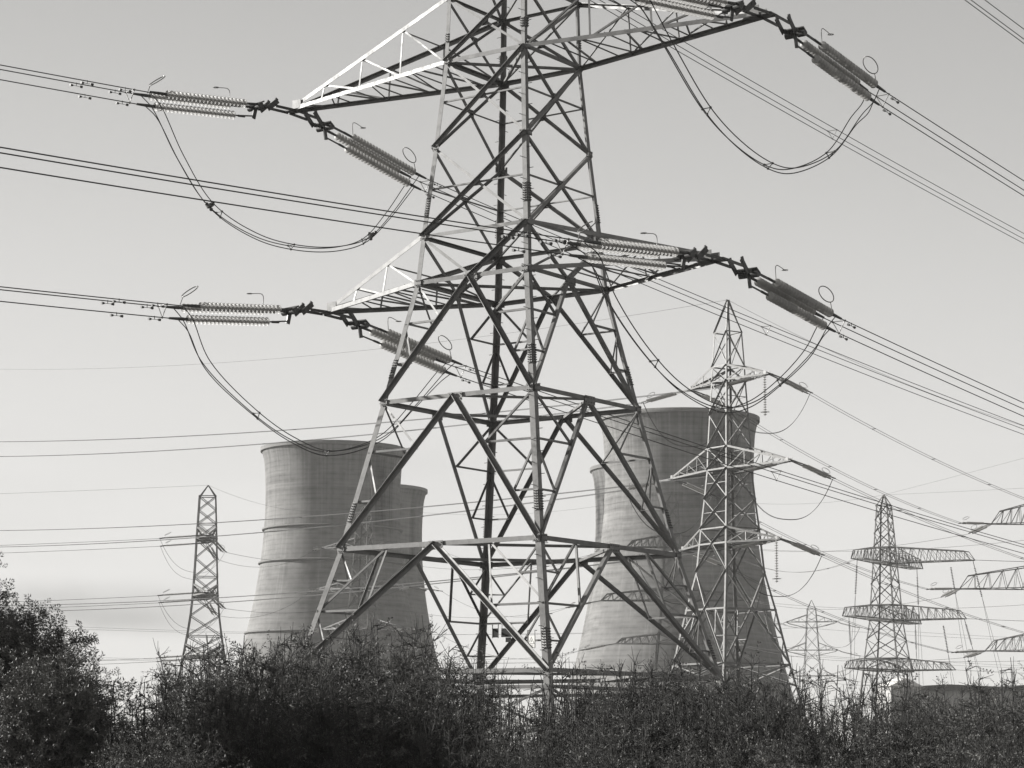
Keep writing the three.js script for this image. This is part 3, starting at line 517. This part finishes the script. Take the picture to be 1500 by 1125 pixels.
for (const k of ['TL', 'TR', 'UL', 'UR', 'DL', 'DR']) {
  const r5 = R5.tips[k], r2 = R2.tips[k];
  const a = farSet(r2, r5, 1.1, `drooping insulators at the ${who('bright sunlit pylon', k)}`, 'insulators of the bright pylon');
  const b = farSet(r5, r2, 0.35, `insulators at the ${who('half hidden girder pylon', k)}`, 'insulators of the half hidden pylon');
  const c = farSet(r2, far3[k], 0.5, `nearly level insulators at the ${who('bright sunlit pylon', k)}`, 'insulators of the bright pylon');
  span(a, b, 1.1, 2, `twin wires linking girder pylon and ${who('bright pylon', k)}`, 0.024);
  span(c, far3[k], 2.0, 2, `long twin wires crossing behind, from ${who('bright pylon', k)}`, 0.032, 'lines crossing behind the big pylon');
  loop(c, a, 4.6, `jumper loop under the ${who('bright sunlit pylon', k)}`);
  const e = farSet(r5, R6.tips[k[0] + 'R'], 0.45, `second insulators at the ${who('half hidden girder pylon', k)}`, 'insulators of the half hidden pylon');
  const g = farSet(R6.tips[k[0] + 'R'], r5, 0.6, `insulators facing the girder pylon, ${who('raked pylon', k)}`, 'insulators of the raked arm pylon');
  span(e, g, 1.5, 1, `wire linking raked pylon and ${who('girder pylon', k)}`, 0.026);
  const h = farSet(R6.tips[k[0] + 'L'], L2.tips[k], 1.0, `insulators facing the slim pylon, ${who('raked pylon', k)}`, 'insulators of the raked arm pylon');
  const l2 = farSet(L2.tips[k], R6.tips[k[0] + 'L'], 0.9, `insulators at the ${who('sunlit slim pylon', k)}`, 'insulators of the slim pylon');
  span(h, l2, 3.2, 1, `wire linking raked pylon and ${who('slim pylon', k)}`, 0.028);
  const m = farSet(L2.tips[k], L1.tips[k], 0.9, `insulators facing the edge-on pylon, ${who('slim pylon', k)}`, 'insulators of the slim pylon');
  const n = farSet(L1.tips[k], L2.tips[k], 1.9, `drooping insulators at the ${who('edge-on pylon', k)}`, 'insulators of the edge-on pylon');
  span(n, m, 2.2, 1, `wire linking slim pylon and ${who('edge-on pylon', k)}`, 0.028);
  const tip = L1.tips[k], w = tip.clone().add(V3(-150, -1.5, -6));
  const q = farSet(tip, w, 0.4, `level insulators at the ${who('edge-on pylon', k)}`, 'insulators of the edge-on pylon');
  span(q, w, 1.6, 1, `wire leaving the ${who('edge-on pylon', k)} over the dark tree`, 0.03, 'lines leaving the edge-on pylon');
  loop(q, n, 4.2, `jumper loop under the ${who('edge-on pylon', k)}`, 'jumper loops of the far pylons', 0.026, [0]);
}
// hanging jumper insulators on the bright pylon, droppers under the platform pylon
for (const k of ['TR', 'DR']) { const P = R2.tips[k]; const o = thing('hanging_insulator', `vertical insulator hanging below the ${who('bright sunlit pylon', k)}`, 'insulator', P.toArray(), 0, 'insulators of the bright pylon');
  part(o, 'insulator_string', farString(V3(-0.5, -0.3, 0.3), V3(-0.5, -4.5, 0.3), 0.2, 16), M.glaze); part(o, 'guard_ring', new THREE.TorusGeometry(0.45, 0.03, 5, 20).rotateX(Math.PI / 2).translate(-0.5, -4.1, 0.3), M.pin); }
for (const [key, dx, dz, fall, label] of [['n0', -2.2, 3, 26, 'near platform end, top tier'], ['x0', 5.2, 4, 27, 'longest platform end, top tier'], ['f0', 0.3, 1, 27, 'far platform end, top tier'], ['n1', 0.5, 2, 19, 'near platform end, middle tier'], ['x1', 4, 4, 19, 'longest platform end, middle tier'], ['f1', 0.1, 1, 19, 'far platform end, middle tier']]) {
  const P = R3.tips[key], o = thing('dropper', `insulator and dropper wires under the ${label} of the platform pylon`, 'insulator', P.toArray(), 0, 'droppers of the platform pylon');
  const e = V3(dx, -fall, dz), a = e.clone().multiplyScalar(0.05), b = e.clone().multiplyScalar(0.24);
  part(o, 'insulator_string', farString(a, b, 0.2, 18), M.fitting); part(o, 'link_strap', round(V3(0, 0, 0), a, 0.06, 5), M.iron);
  for (const l of [-0.3, 0.3]) part(o, 'wire', tube([b.clone(), lerp3(b, e, 0.5).add(V3(l, -0.3, 0)), e.clone().add(V3(l, 0, 0))], 0.028, 5, 20), M.wire);
}
for (const [f, g] of [[0.72, 'top'], [0.7, 'middle']]) { const P = R3.t.localToWorld(V3((g === 'top' ? 17.4 : 15.6) * f, g === 'top' ? 34.5 : 24.4, 1.5)), o = thing('dropper', `inner insulator and dropper wires under the longest ${g} platform`, 'insulator', P.toArray(), 0, 'droppers of the platform pylon'); const e = V3(2.6, -20, 2), b = e.clone().multiplyScalar(0.3); part(o, 'insulator_string', farString(e.clone().multiplyScalar(0.06), b, 0.2, 18), M.fitting); for (const l of [-0.3, 0.3]) part(o, 'wire', tube([b, lerp3(b, e, 0.5).add(V3(l, -0.3, 0)), e.clone().add(V3(l, 0, 0))], 0.028, 5, 20), M.wire); }
// lines of the platform pylon and the smallest pylon
const KS = ['TL', 'TR', 'UL', 'UR', 'DL', 'DR'];
KS.forEach((k, i) => {
  const t = R4.tips[k], east = t.clone().add(V3(190, -2, -30)), west = t.clone().add(V3(-260, -3, 40));
  const a = farSet(t, east, 1.6, `drooping insulators at the ${who('smallest far pylon', k)}`, 'insulators of the smallest pylon', 5, 1), b = farSet(t, west, 1.6, `opposite drooping insulators at the ${who('smallest far pylon', k)}`, 'insulators of the smallest pylon', 5, 1);
  span(a, east, 3, 1, `wire past the platform pylon from ${who('smallest pylon', k)}`, 0.035, 'lines of the smallest pylon'); span(b, west, 3, 1, `wire behind the ringless tower from ${who('smallest pylon', k)}`, 0.035, 'lines of the smallest pylon'); loop(a, b, 6, `jumper loop under the ${who('smallest far pylon', k)}`, 'jumper loops of the far pylons', 0.035);
});
for (const [key, y, nm] of [['n0', 39, 'top'], ['n1', 29, 'middle'], ['n2', 20.5, 'bottom']]) { const P = R3.tips[key]; const Q = R6.tips[{ n0: 'TR', n1: 'UR', n2: 'DR' }[key]]; span(P, Q, 3.5, 2, `twin wires from the ${nm} near platform to the raked arm pylon`, 0.026, 'lines of the platform pylon'); const X = R3.tips[key.replace('n', 'x')]; span(X, X.clone().add(V3(70, -1, 30)), 1, 2, `twin wires leaving the ${nm} longest platform`, 0.026, 'lines of the platform pylon'); }
// earth wires from peak to peak
for (const [A, B, sag, label] of [[R2.tips.peak, W3(-105, 66.5, 400), 3.2, 'thin earth wire crossing the open sky from the bright pylon peak'], [R2.tips.peak, R5.tips.peak, 1.2, 'thin earth wire from the bright pylon peak to the girder pylon'], [L1.tips.peak, L1.tips.peak.clone().add(V3(-150, -3, -6)), 1, 'thin earth wire leaving the edge-on pylon peak'], [L1.tips.peak, L2.tips.peak, 2.5, 'thin earth wire between the edge-on and slim pylons'], [L2.tips.peak, R6.tips.peak, 3, 'thin earth wire between the slim and raked arm pylons'], [R6.tips.peak, R3.tips.peak, 2, 'thin earth wire between the raked arm and platform pylons'], [R3.tips.peak, R3.tips.peak.clone().add(V3(80, 0, 60)), 0.6, 'thin earth wire leaving the platform pylon peak'], [R3.tips.peak, R3.tips.peak.clone().add(V3(75, 12, 170)), 1, 'thin rising earth wire leaving the platform pylon peak']]) span(A, B, sag, 1, label, 0.017, 'earth wires');

// ---------------------------------------------------------------- signs on the big pylon
{
  main.t.updateMatrixWorld();
  const yaw = -35.9 * RAD;
  // warning plate under the stay bar by the front leg
  const cv = document.createElement('canvas'); cv.width = 256; cv.height = 320; const c = cv.getContext('2d');
  c.fillStyle = '#e9e8e4'; c.fillRect(0, 0, 256, 320); c.strokeStyle = '#4a4a48'; c.lineWidth = 15; c.lineJoin = 'round';
  c.beginPath(); c.moveTo(128, 34); c.lineTo(222, 208); c.lineTo(34, 208); c.closePath(); c.stroke();
  c.fillStyle = '#3c3c3a'; c.beginPath(); c.moveTo(142, 84); c.lineTo(100, 142); c.lineTo(124, 142); c.lineTo(108, 190); c.lineTo(154, 128); c.lineTo(130, 128); c.closePath(); c.fill();
  c.fillStyle = '#8b8a87'; for (const [x, w] of [[62, 40], [108, 30], [144, 52]]) c.fillRect(x, 246, w, 12);
  const ct = new THREE.CanvasTexture(cv); ct.colorSpace = THREE.SRGBColorSpace;
  const p = main.t.localToWorld(V3(4.42, 4.98, 5.02));
  const o = thing('warning_sign', 'pale warning plate with a triangle and lightning bolt on the big pylon', 'sign', p.toArray(), yaw);
  const plain = new THREE.MeshStandardMaterial({ color: grey(0.72), roughness: 0.5 }), face = new THREE.MeshStandardMaterial({ map: ct, roughness: 0.5 });
  part(o, 'plate', new THREE.BoxGeometry(0.3, 0.375, 0.008), [plain, plain, plain, plain, face, plain]);
  for (const x of [-0.14, 0.14]) part(o, 'hanger', mergeGeometries([flat(V3(x, 0.36, 0.012), V3(x, -0.2, 0.012), V3(0, 0, 1), 0.018, 0.01), flat(V3(x, 0.36, -0.1), V3(x, 0.36, 0.02), V3(1, 0, 0), 0.02, 0.012)]), M.fitting);
  const q = main.t.localToWorld(V3(-4.02, 5.87, -4.6));
  const dark = new THREE.MeshStandardMaterial({ color: grey(0.014), roughness: 0.9 });
  const num = thing('number_plate', 'small dark plate hanging from the far stay beam of the big pylon', 'sign', q.toArray(), yaw), cir = thing('circuit_plate', 'wide dark plate with a smaller tab hanging beside the small plate', 'sign', main.t.localToWorld(V3(-3.5, 5.87, -4.6)).toArray(), yaw);
  part(num, 'plate', new THREE.BoxGeometry(0.24, 0.33, 0.012), dark); part(num, 'frame', mergeGeometries([flat(V3(-0.13, 0.32, 0.01), V3(-0.13, -0.19, 0.01), V3(0, 0, 1), 0.025, 0.02), flat(V3(0.13, 0.32, 0.01), V3(0.13, -0.19, 0.01), V3(0, 0, 1), 0.025, 0.02)]), M.iron);
  part(cir, 'plate', new THREE.BoxGeometry(0.52, 0.32, 0.012), dark); part(cir, 'tab', new THREE.BoxGeometry(0.24, 0.17, 0.012).translate(0.06, -0.26, 0.006), dark);
  for (const x of [-0.22, 0.22]) part(cir, 'hanger', flat(V3(x, 0.32, 0.012), V3(x, 0.1, 0.012), V3(0, 0, 1), 0.02, 0.012), M.pin);
}
// ---------------------------------------------------------------- hedge shrubs and trees
const leafMat = new THREE.MeshPhysicalMaterial({ color: grey(0.165), roughness: 0.65, transmission: 0.25, thickness: 0, side: THREE.DoubleSide });
const barkTex = tex(128, 128, (i, j) => 0.55 + 0.8 * (fbm(i / 128 * 16, j / 128 * 4, 61, 4, 16, 4) - 0.4));
const barkMat = new THREE.MeshStandardMaterial({ color: grey(0.08), map: barkTex, roughness: 0.95 });
function sprig(seed, n, leaf, wide) {
  const r = rng(seed), P = [], I = [];
  const quad = (a, b, c, d) => { const k = P.length / 3; for (const v of [a, b, c, d]) P.push(v.x, v.y, v.z); I.push(k, k + 1, k + 2, k, k + 2, k + 3); };
  const len = 0.24; let prev = V3(0, 0, 0); const bend = V3((r() - 0.5) * 0.12, 0, (r() - 0.5) * 0.12);
  for (let s = 1; s <= 2; s++) { const q = V3(0, len * s / 2, 0).addScaledVector(bend, s * s / 4); const w = 0.0032 / s; quad(prev.clone().add(V3(-w, 0, 0)), prev.clone().add(V3(w, 0, 0)), q.clone().add(V3(w * 0.6, 0, 0)), q.clone().add(V3(-w * 0.6, 0, 0))); quad(prev.clone().add(V3(0, 0, -w)), prev.clone().add(V3(0, 0, w)), q.clone().add(V3(0, 0, w * 0.6)), q.clone().add(V3(0, 0, -w * 0.6))); prev = q; }
  for (let i = 0; i < n; i++) {
    const f = 0.15 + 0.85 * (i + r()) / n, base = V3(0, len * f, 0).addScaledVector(bend, f * f), a = i * 2.4 + r() * 1.2;
    const dir = V3(Math.cos(a), 0.35 + r() * 0.7 - 0.35 * r(), Math.sin(a)).normalize(), l = leaf * (0.65 + 0.7 * r()), sd = dir.clone().cross(V3(r() - 0.5, r() - 0.5, r() - 0.5)).normalize().multiplyScalar(l * wide), fold = dir.clone().cross(sd).normalize().multiplyScalar(l * 0.14);
    const st = base.clone().addScaledVector(dir, l * 0.15), mid = st.clone().addScaledVector(dir, l * 0.5), tip = st.clone().addScaledVector(dir, l).addScaledVector(fold, -0.8);
    quad(st, mid.clone().add(sd).add(fold), tip, mid.clone().sub(sd).add(fold));
  }
  const g = new THREE.BufferGeometry(); g.setAttribute('position', new THREE.Float32BufferAttribute(P, 3)); g.setIndex(I); g.computeVertexNormals(); return g;
}
const sprigs = [sprig(1, 12, 0.036, 0.3), sprig(2, 11, 0.033, 0.33), sprig(3, 15, 0.042, 0.17)];
class Twigs {
  constructor() { this.P = []; this.N = []; this.U = []; this.I = []; }
  tube(pts, r0, r1, sides = 3) {
    const n = pts.length, base = this.P.length / 3;
    for (let i = 0; i < n; i++) {
      const t = pts[Math.min(n - 1, i + 1)].clone().sub(pts[Math.max(0, i - 1)]).normalize(), a = Math.abs(t.y) > 0.9 ? V3(1, 0, 0) : V3(0, 1, 0), u = t.clone().cross(a).normalize(), v = t.clone().cross(u), r = r0 + (r1 - r0) * i / (n - 1);
      for (let k = 0; k < sides; k++) { const c = Math.cos(k / sides * 6.2832), s = Math.sin(k / sides * 6.2832), nx = u.x * c + v.x * s, ny = u.y * c + v.y * s, nz = u.z * c + v.z * s; this.P.push(pts[i].x + nx * r, pts[i].y + ny * r, pts[i].z + nz * r); this.N.push(nx, ny, nz); this.U.push(k / sides, i * 0.4); }
    }
    for (let i = 0; i + 1 < n; i++) for (let k = 0; k < sides; k++) { const a = base + i * sides + k, b = base + i * sides + (k + 1) % sides; this.I.push(a, b, b + sides, a, b + sides, a + sides); }
  }
  build() { const g = new THREE.BufferGeometry(); g.setAttribute('position', new THREE.Float32BufferAttribute(this.P, 3)); g.setAttribute('normal', new THREE.Float32BufferAttribute(this.N, 3)); g.setAttribute('uv', new THREE.Float32BufferAttribute(this.U, 2)); g.setIndex(this.I); return g; }
}
function limb(r, from, dir, len, n, wob, lift) { const pts = [from.clone()], d = dir.clone().normalize(); let p = from.clone(); for (let i = 0; i < n; i++) { d.x += (r() - 0.5) * wob; d.z += (r() - 0.5) * wob; d.y += (r() - 0.5) * wob * 0.6 + lift; d.normalize(); p = p.clone().addScaledVector(d, len / n); pts.push(p); } return pts; }
function along(pts, t) { const f = t * (pts.length - 1), i = Math.min(pts.length - 2, Math.floor(f)); return [pts[i].clone().lerp(pts[i + 1], f - i), pts[i + 1].clone().sub(pts[i]).normalize()]; }
function aside(r, d, ang) { const a = V3(r() - 0.5, r() - 0.5, r() - 0.5).cross(d).normalize(); return d.clone().multiplyScalar(Math.cos(ang)).addScaledVector(a, Math.sin(ang)); }
function makeShrub(seed, o) {
  const r = rng(seed), tw = new Twigs(), mats = [], cols = [];
  const q = new THREE.Quaternion(), m4 = new THREE.Matrix4();
  const put = (p, d, s, tone) => { q.setFromUnitVectors(V3(0, 1, 0), d); q.multiply(new THREE.Quaternion().setFromAxisAngle(V3(0, 1, 0), r() * 6.28)); m4.compose(p, q, V3(s, s, s)); mats.push(m4.clone()); cols.push(tone); };
  for (let i = 0; i < o.stems; i++) {
    const a = r() * 6.28, br = Math.sqrt(r()) * o.base, wand = i < o.wands, H = wand ? 3.5 * (0.8 + 0.28 * r()) : 3.5 * (0.55 + 0.4 * r());
    const st = limb(r, V3(Math.cos(a) * br, 0, Math.sin(a) * br), V3(Math.cos(a) * o.spread * (wand ? 0.35 : 1) * r(), 1, Math.sin(a) * o.spread * (wand ? 0.35 : 1) * r()), H, 8, wand ? 0.16 : 0.3, 0.03);
    tw.tube(st, 0.02 + r() * 0.014, 0.007, 4);
    const nb = Math.round(o.branches * (wand ? 0.7 : 1));
    for (let b = 0; b < nb; b++) {
      const t = 0.12 + 0.86 * (b + r()) / nb, [p, d] = along(st, t), len = (wand ? 0.2 : 0.5) * (0.4 + 1.1 * r()) * (1.25 - t * 0.75);
      const bl = limb(r, p, aside(r, d, 0.5 + r() * 0.8), len, 4, 0.5, 0.06); tw.tube(bl, 0.012, 0.006);
      for (let k = 0; k < o.twigs; k++) {
        const t2 = 0.15 + 0.85 * (k + r()) / o.twigs, [p2, d2] = along(bl, t2), l2 = 0.12 + r() * 0.26, ts = limb(r, p2, aside(r, d2, 0.5 + r() * 0.7), l2, 2, 0.5, 0.05);
        tw.tube(ts, 0.0075, 0.0045);
        for (let s = 0; s < o.sprigs; s++) if (r() < o.leafy) { const [p3, d3] = along(ts, r()); put(p3, aside(r, d3, 0.4 + r() * 0.9), 0.4 + r() * r() * 1.5, 0.5 + 0.6 * r() * r() + (r() < 0.03 ? 0.9 : 0)); }
      }
    }
  }
  return { branches: tw.build(), mats, cols };
}
function foliage(parent, name, v, geos) {
  geos.forEach((g, gi) => { const idx = v.mats.map((_, i) => i).filter((i) => i % geos.length === gi); const im = new THREE.InstancedMesh(g, leafMat, idx.length); idx.forEach((k, i) => { im.setMatrixAt(i, v.mats[k]); const c = v.cols[k]; im.setColorAt(i, new THREE.Color().setRGB(c, c, c * 0.97)); }); im.name = name; im.userData.kind = 'stuff'; shadows(im); parent.add(im); });
}
const KIND = {
  d: { o: { stems: 24, wands: 6, base: 0.55, spread: 0.5, branches: 17, twigs: 6, sprigs: 3, leafy: 0.42 }, n: 4, name: 'leafy_shrub', label: 'dense small leaved shrub', cat: 'shrub', group: 'dense hedge shrubs' },
  t: { o: { stems: 30, wands: 15, base: 0.6, spread: 0.42, branches: 18, twigs: 6, sprigs: 2, leafy: 0.15 }, n: 4, name: 'stemmy_shrub', label: 'close set mostly bare shrub', cat: 'shrub', group: 'close set bare shrubs' },
  m: { o: { stems: 18, wands: 7, base: 0.5, spread: 0.45, branches: 14, twigs: 5, sprigs: 2, leafy: 0.5 }, n: 3, name: 'twiggy_shrub', label: 'half bare twiggy shrub', cat: 'shrub', group: 'twiggy hedge shrubs' },
  s: { o: { stems: 9, wands: 6, base: 0.5, spread: 0.35, branches: 10, twigs: 3, sprigs: 1, leafy: 0.35 }, n: 3, name: 'bare_shrub', label: 'nearly bare shrub of upright stems', cat: 'shrub', group: 'bare stemmed shrubs' },
};
for (const k in KIND) KIND[k].protos = [];
const SHRUBS = [[-4.85,41.2,3.35,'d'],[-3.71,40.8,3.49,'d'],[-2.58,41.7,3.78,'d'],[-1.56,41,3.35,'d'],[-4.29,40.7,3.59,'t'],[-3.14,41.7,3.66,'t'],[-2.05,43.3,3.76,'t'],[-3.73,34.9,2.66,'d'],[-2.70,34.8,2.81,'d'],[-1.68,33.2,2.81,'d'],[-0.59,34.1,2.26,'d'],[-3.22,33.3,2.81,'t'],[-2.19,33,2.90,'t'],[-1.09,32.8,2.56,'t'],[-6.34,51.1,3.69,'t'],[-5.13,53.3,3.84,'t'],[-3.77,53,3.92,'t'],[-2.41,52.9,3.92,'t'],[-1.36,52.9,3.39,'t'],[-6.48,40.1,3.03,'s'],[-6.16,40.4,2.79,'s'],[-5.81,41.4,2.97,'s'],[-5.45,41.7,3.15,'s'],[-5.09,42.1,3.27,'s'],[-5.31,34.1,2.15,'m'],[-4.79,31.8,2.29,'m'],[-4.31,33.3,2.44,'m'],[-3.88,33.5,2.63,'m'],[-4.35,28,1.88,'d'],[-3.86,27,1.96,'d'],[-1.16,41.9,3.07,'s'],[-0.73,40.8,2.91,'s'],[-0.30,43.3,3.07,'s'],[0.18,43.1,3.00,'s'],[0.61,42.1,3.07,'s'],[1.07,41.4,3.07,'s'],[-1.13,51.2,3.11,'s'],[0.94,50.2,3.11,'s'],[-0.52,31.1,1.83,'t'],[-0.09,31,1.80,'t'],[0.35,30,1.85,'t'],[0.78,29.7,1.95,'t'],[1.13,30.3,2.11,'t'],[1.49,41.8,3.07,'t'],[2.01,41,3.13,'t'],[2.56,41.4,3.07,'t'],[3.11,42.9,3.15,'t'],[3.66,40.6,3.07,'t'],[4.20,40.6,3.00,'t'],[4.69,42.4,2.88,'t'],[0.96,32.3,2.34,'t'],[1.48,33.1,2.51,'t'],[2.06,32.9,2.53,'t'],[2.68,32.5,2.49,'t'],[3.26,34.5,2.53,'t'],[3.73,32.1,2.44,'t'],[5.12,42.7,3.18,'s'],[5.55,42.1,3.10,'s'],[5.99,43.4,3.16,'s'],[6.43,42.3,3.10,'s'],[3.99,31.6,2.09,'t'],[4.55,32.7,2.14,'t'],[5.01,31.5,2.32,'t'],[6.38,40.2,2.79,'t'],[6.91,41.2,2.71,'t'],[7.43,38.8,2.73,'t'],[7.95,38.7,2.76,'t'],[8.47,39.2,2.73,'t'],[8.94,40.8,2.78,'t'],[8.08,48.3,3.33,'s'],[9.05,47.2,3.26,'s'],[10.03,47.5,3.36,'s'],[5.01,31,2.28,'d'],[5.57,31.9,2.32,'d'],[6.18,30.6,2.34,'d'],[6.78,32.6,2.37,'d'],[2.00,54.2,3.07,'t'],[3.85,54.4,3.07,'t'],[5.69,53.7,3.07,'t'],[10.30,54.4,3.04,'t'],[1.41,25.6,1.93,'d'],[2.43,26.4,1.96,'d'],[3.53,28.4,1.87,'d'],[4.47,27.8,1.97,'d'],[5.41,26.7,2.01,'d'],[-5.41,47.3,3.77,'s'],[-4.34,46.4,3.90,'s'],[-3.34,47,3.98,'s'],[-2.54,45.4,4.17,'s'],[-1.84,45.1,3.98,'s'],[-1.10,36.8,2.85,'s'],[-0.71,35.9,2.74,'s'],[-0.41,36.6,2.83,'s'],[0.02,38.4,2.78,'s'],[0.43,36.5,2.85,'s'],[0.84,35.5,2.87,'s'],[1.50,45.6,3.32,'s'],[2.46,46,3.40,'s'],[3.55,47.9,3.35,'s'],[4.50,46.6,3.38,'s'],[5.46,46.4,3.30,'s'],[-0.20,45.8,2.61,'m'],[0.75,48.4,2.61,'m'],[-5.80,39.8,2.57,'m'],[-5.39,39.1,2.83,'m'],[-4.99,38.7,3.20,'m']];
SHRUBS.forEach(([x, d, h, kind], i) => {
  const K = KIND[kind], vi = i % K.n, z = x / d * 40; let o;
  const zone = z < -5.2 ? 'below the edge-on pylon' : z < -1.4 ? 'below the ringed cooling tower' : z < 1.2 ? 'at the foot of the big pylon' : z < 4.8 ? 'below the ringless cooling tower' : z < 6.4 ? 'below the smallest pylon' : 'below the long shed';
  if (!K.protos[vi]) {
    o = thing(K.name, K.label, K.cat, [0, 0, 0], 0, K.group); const v = makeShrub(900 + vi * 17 + kind.charCodeAt(0), K.o);
    part(o, 'branches', v.branches, barkMat); foliage(o, 'leaves', v, kind === 's' ? [sprigs[1]] : [sprigs[0], sprigs[1]]); K.protos[vi] = o;
  } else { o = K.protos[vi].clone(); o.name = numbered(K.name); scene.add(o); }
  o.userData.label = `${h < 2.6 ? 'low' : 'tall'} ${K.label} ${zone}`; o.userData.group = `${K.group} ${zone}`;
  const s = h / 3.55; o.position.set(x, 0, -d); o.rotation.y = (i * 2.399) % 6.283; o.scale.set(Math.min(1, s) * 0.98, s, Math.min(1, s) * 0.98);
});
function leafTree(x, d, h, R, seed, label, n, name) {
  const o = thing(name, label, 'tree', [x, 0, -d], seed), r = rng(seed), tw = new Twigs(), mats = [], cols = [], q = new THREE.Quaternion();
  const trunk = limb(r, V3(0, 0, 0), V3(0.05, 1, 0.02), h * 0.8, 8, 0.12, 0.03);
  const tg = new Twigs(); tg.tube(trunk, 0.13, 0.03, 8); part(o, 'trunk', tg.build(), barkMat);
  for (let i = 0; i < n; i++) {
    const t = 0.12 + 0.86 * (i + r()) / n, [p, dd] = along(trunk, t), env = R * Math.sqrt(Math.max(0.12, 1 - Math.pow((t - 0.38) / 0.72, 2)));
    const a = i * 2.4 + r(), lm = limb(r, p, V3(Math.cos(a), 0.35 + 0.7 * t, Math.sin(a)), env * (0.75 + 0.25 * r()) * (t > 0.75 ? 0.7 : 1), 7, 0.3, 0.05); tw.tube(lm, 0.035 * (1.1 - t), 0.006, 4);
    for (let b = 0; b < 15; b++) { const [p2, d2] = along(lm, 0.2 + 0.8 * (b + r()) / 15), bl = limb(r, p2, aside(r, d2, 0.4 + r() * 0.8), 0.3 + r() * 0.75, 4, 0.4, 0.05); tw.tube(bl, 0.008, 0.003);
      for (let k = 0; k < 5; k++) { const [p3, d3] = along(bl, 0.1 + 0.9 * (k + r()) / 5), ts = limb(r, p3, aside(r, d3, 0.5 + r() * 0.6), 0.15 + r() * 0.25, 2, 0.4, 0.04); tw.tube(ts, 0.004, 0.002);
        for (let s = 0; s < 3; s++) { const [p4, d4] = along(ts, r()); q.setFromUnitVectors(V3(0, 1, 0), aside(r, d4, 0.3 + r() * 0.8)); const sc = 0.7 + r() * 0.6; mats.push(new THREE.Matrix4().compose(p4, q.clone(), V3(sc, sc, sc))); cols.push(0.6 + 0.6 * r() * r()); } } }
  }
  const crown = part(o, 'crown', tw.build(), barkMat); foliage(crown, 'leaves', { mats, cols }, [sprigs[2]]);
}
leafTree(-8.8, 34, 4.7, 2.3, 6, 'tallest dark tree at the hedge end beside the small bushy tree', 70, 'willow_tree');
leafTree(-7.1, 33, 3.3, 1.15, 9, 'small bushy tree between the tallest tree and the bare shrubs', 40, 'willow_tree');
leafTree(-5.95, 31, 2.4, 0.85, 13, 'lowest bushy tree between the small tree and the bare shrubs', 26, 'willow_tree');

// ---------------------------------------------------------------- low industrial shed on the skyline
{
  const o = thing('warehouse', 'long low shed with a dark shallow roof and pale wall behind the hedge', 'building', [118, 0, -540], -0.12);
  const wall = new THREE.MeshStandardMaterial({ color: grey(0.5), map: zincTex, roughness: 0.9 }), roof = new THREE.MeshStandardMaterial({ color: grey(0.12), map: zincTex, roughness: 0.9 });
  for (const [x0, x1, h, rise] of [[-34, -4, 14.9, 1.4], [-4, 40, 15.1, 2.6]]) {
    part(o, 'wall', new THREE.BoxGeometry(x1 - x0 - 0.2, h, 30).translate((x0 + x1) / 2, h / 2, 0), wall);
    const s = new THREE.Shape([[x0 - 0.6, 0], [x1 + 0.3, 0], [x1 + 0.3, rise * 0.5], [(x0 + x1) / 2, rise], [x0 - 0.6, rise * 0.35]].map((p) => new THREE.Vector2(...p)));
    part(o, 'roof', new THREE.ExtrudeGeometry(s, { depth: 32, bevelEnabled: false }).translate(0, h + 0.01, -16), roof);
    for (let x = x0 + 3; x < x1 - 1; x += 5) part(o, 'wall_panel', new THREE.BoxGeometry(4.7, h - 3, 0.2).translate(x + 1, h / 2, 15.1), wall);
  }
  const p = thing('shed_roof', 'small bright pitched shed roof in front of the long low shed', 'building', [82, 0, -500], 0.3);
  const white = new THREE.MeshStandardMaterial({ color: grey(0.75), roughness: 0.7 });
  part(p, 'wall', new THREE.BoxGeometry(7, 15, 6).translate(0, 7.5, 0), wall);
  part(p, 'roof', new THREE.ExtrudeGeometry(new THREE.Shape([[-4, 0], [4, 0], [0, 1.8]].map((q) => new THREE.Vector2(...q))), { depth: 6.6, bevelEnabled: false }).translate(0, 15.01, -3.3), white);
}
renderer.render(scene, camera);
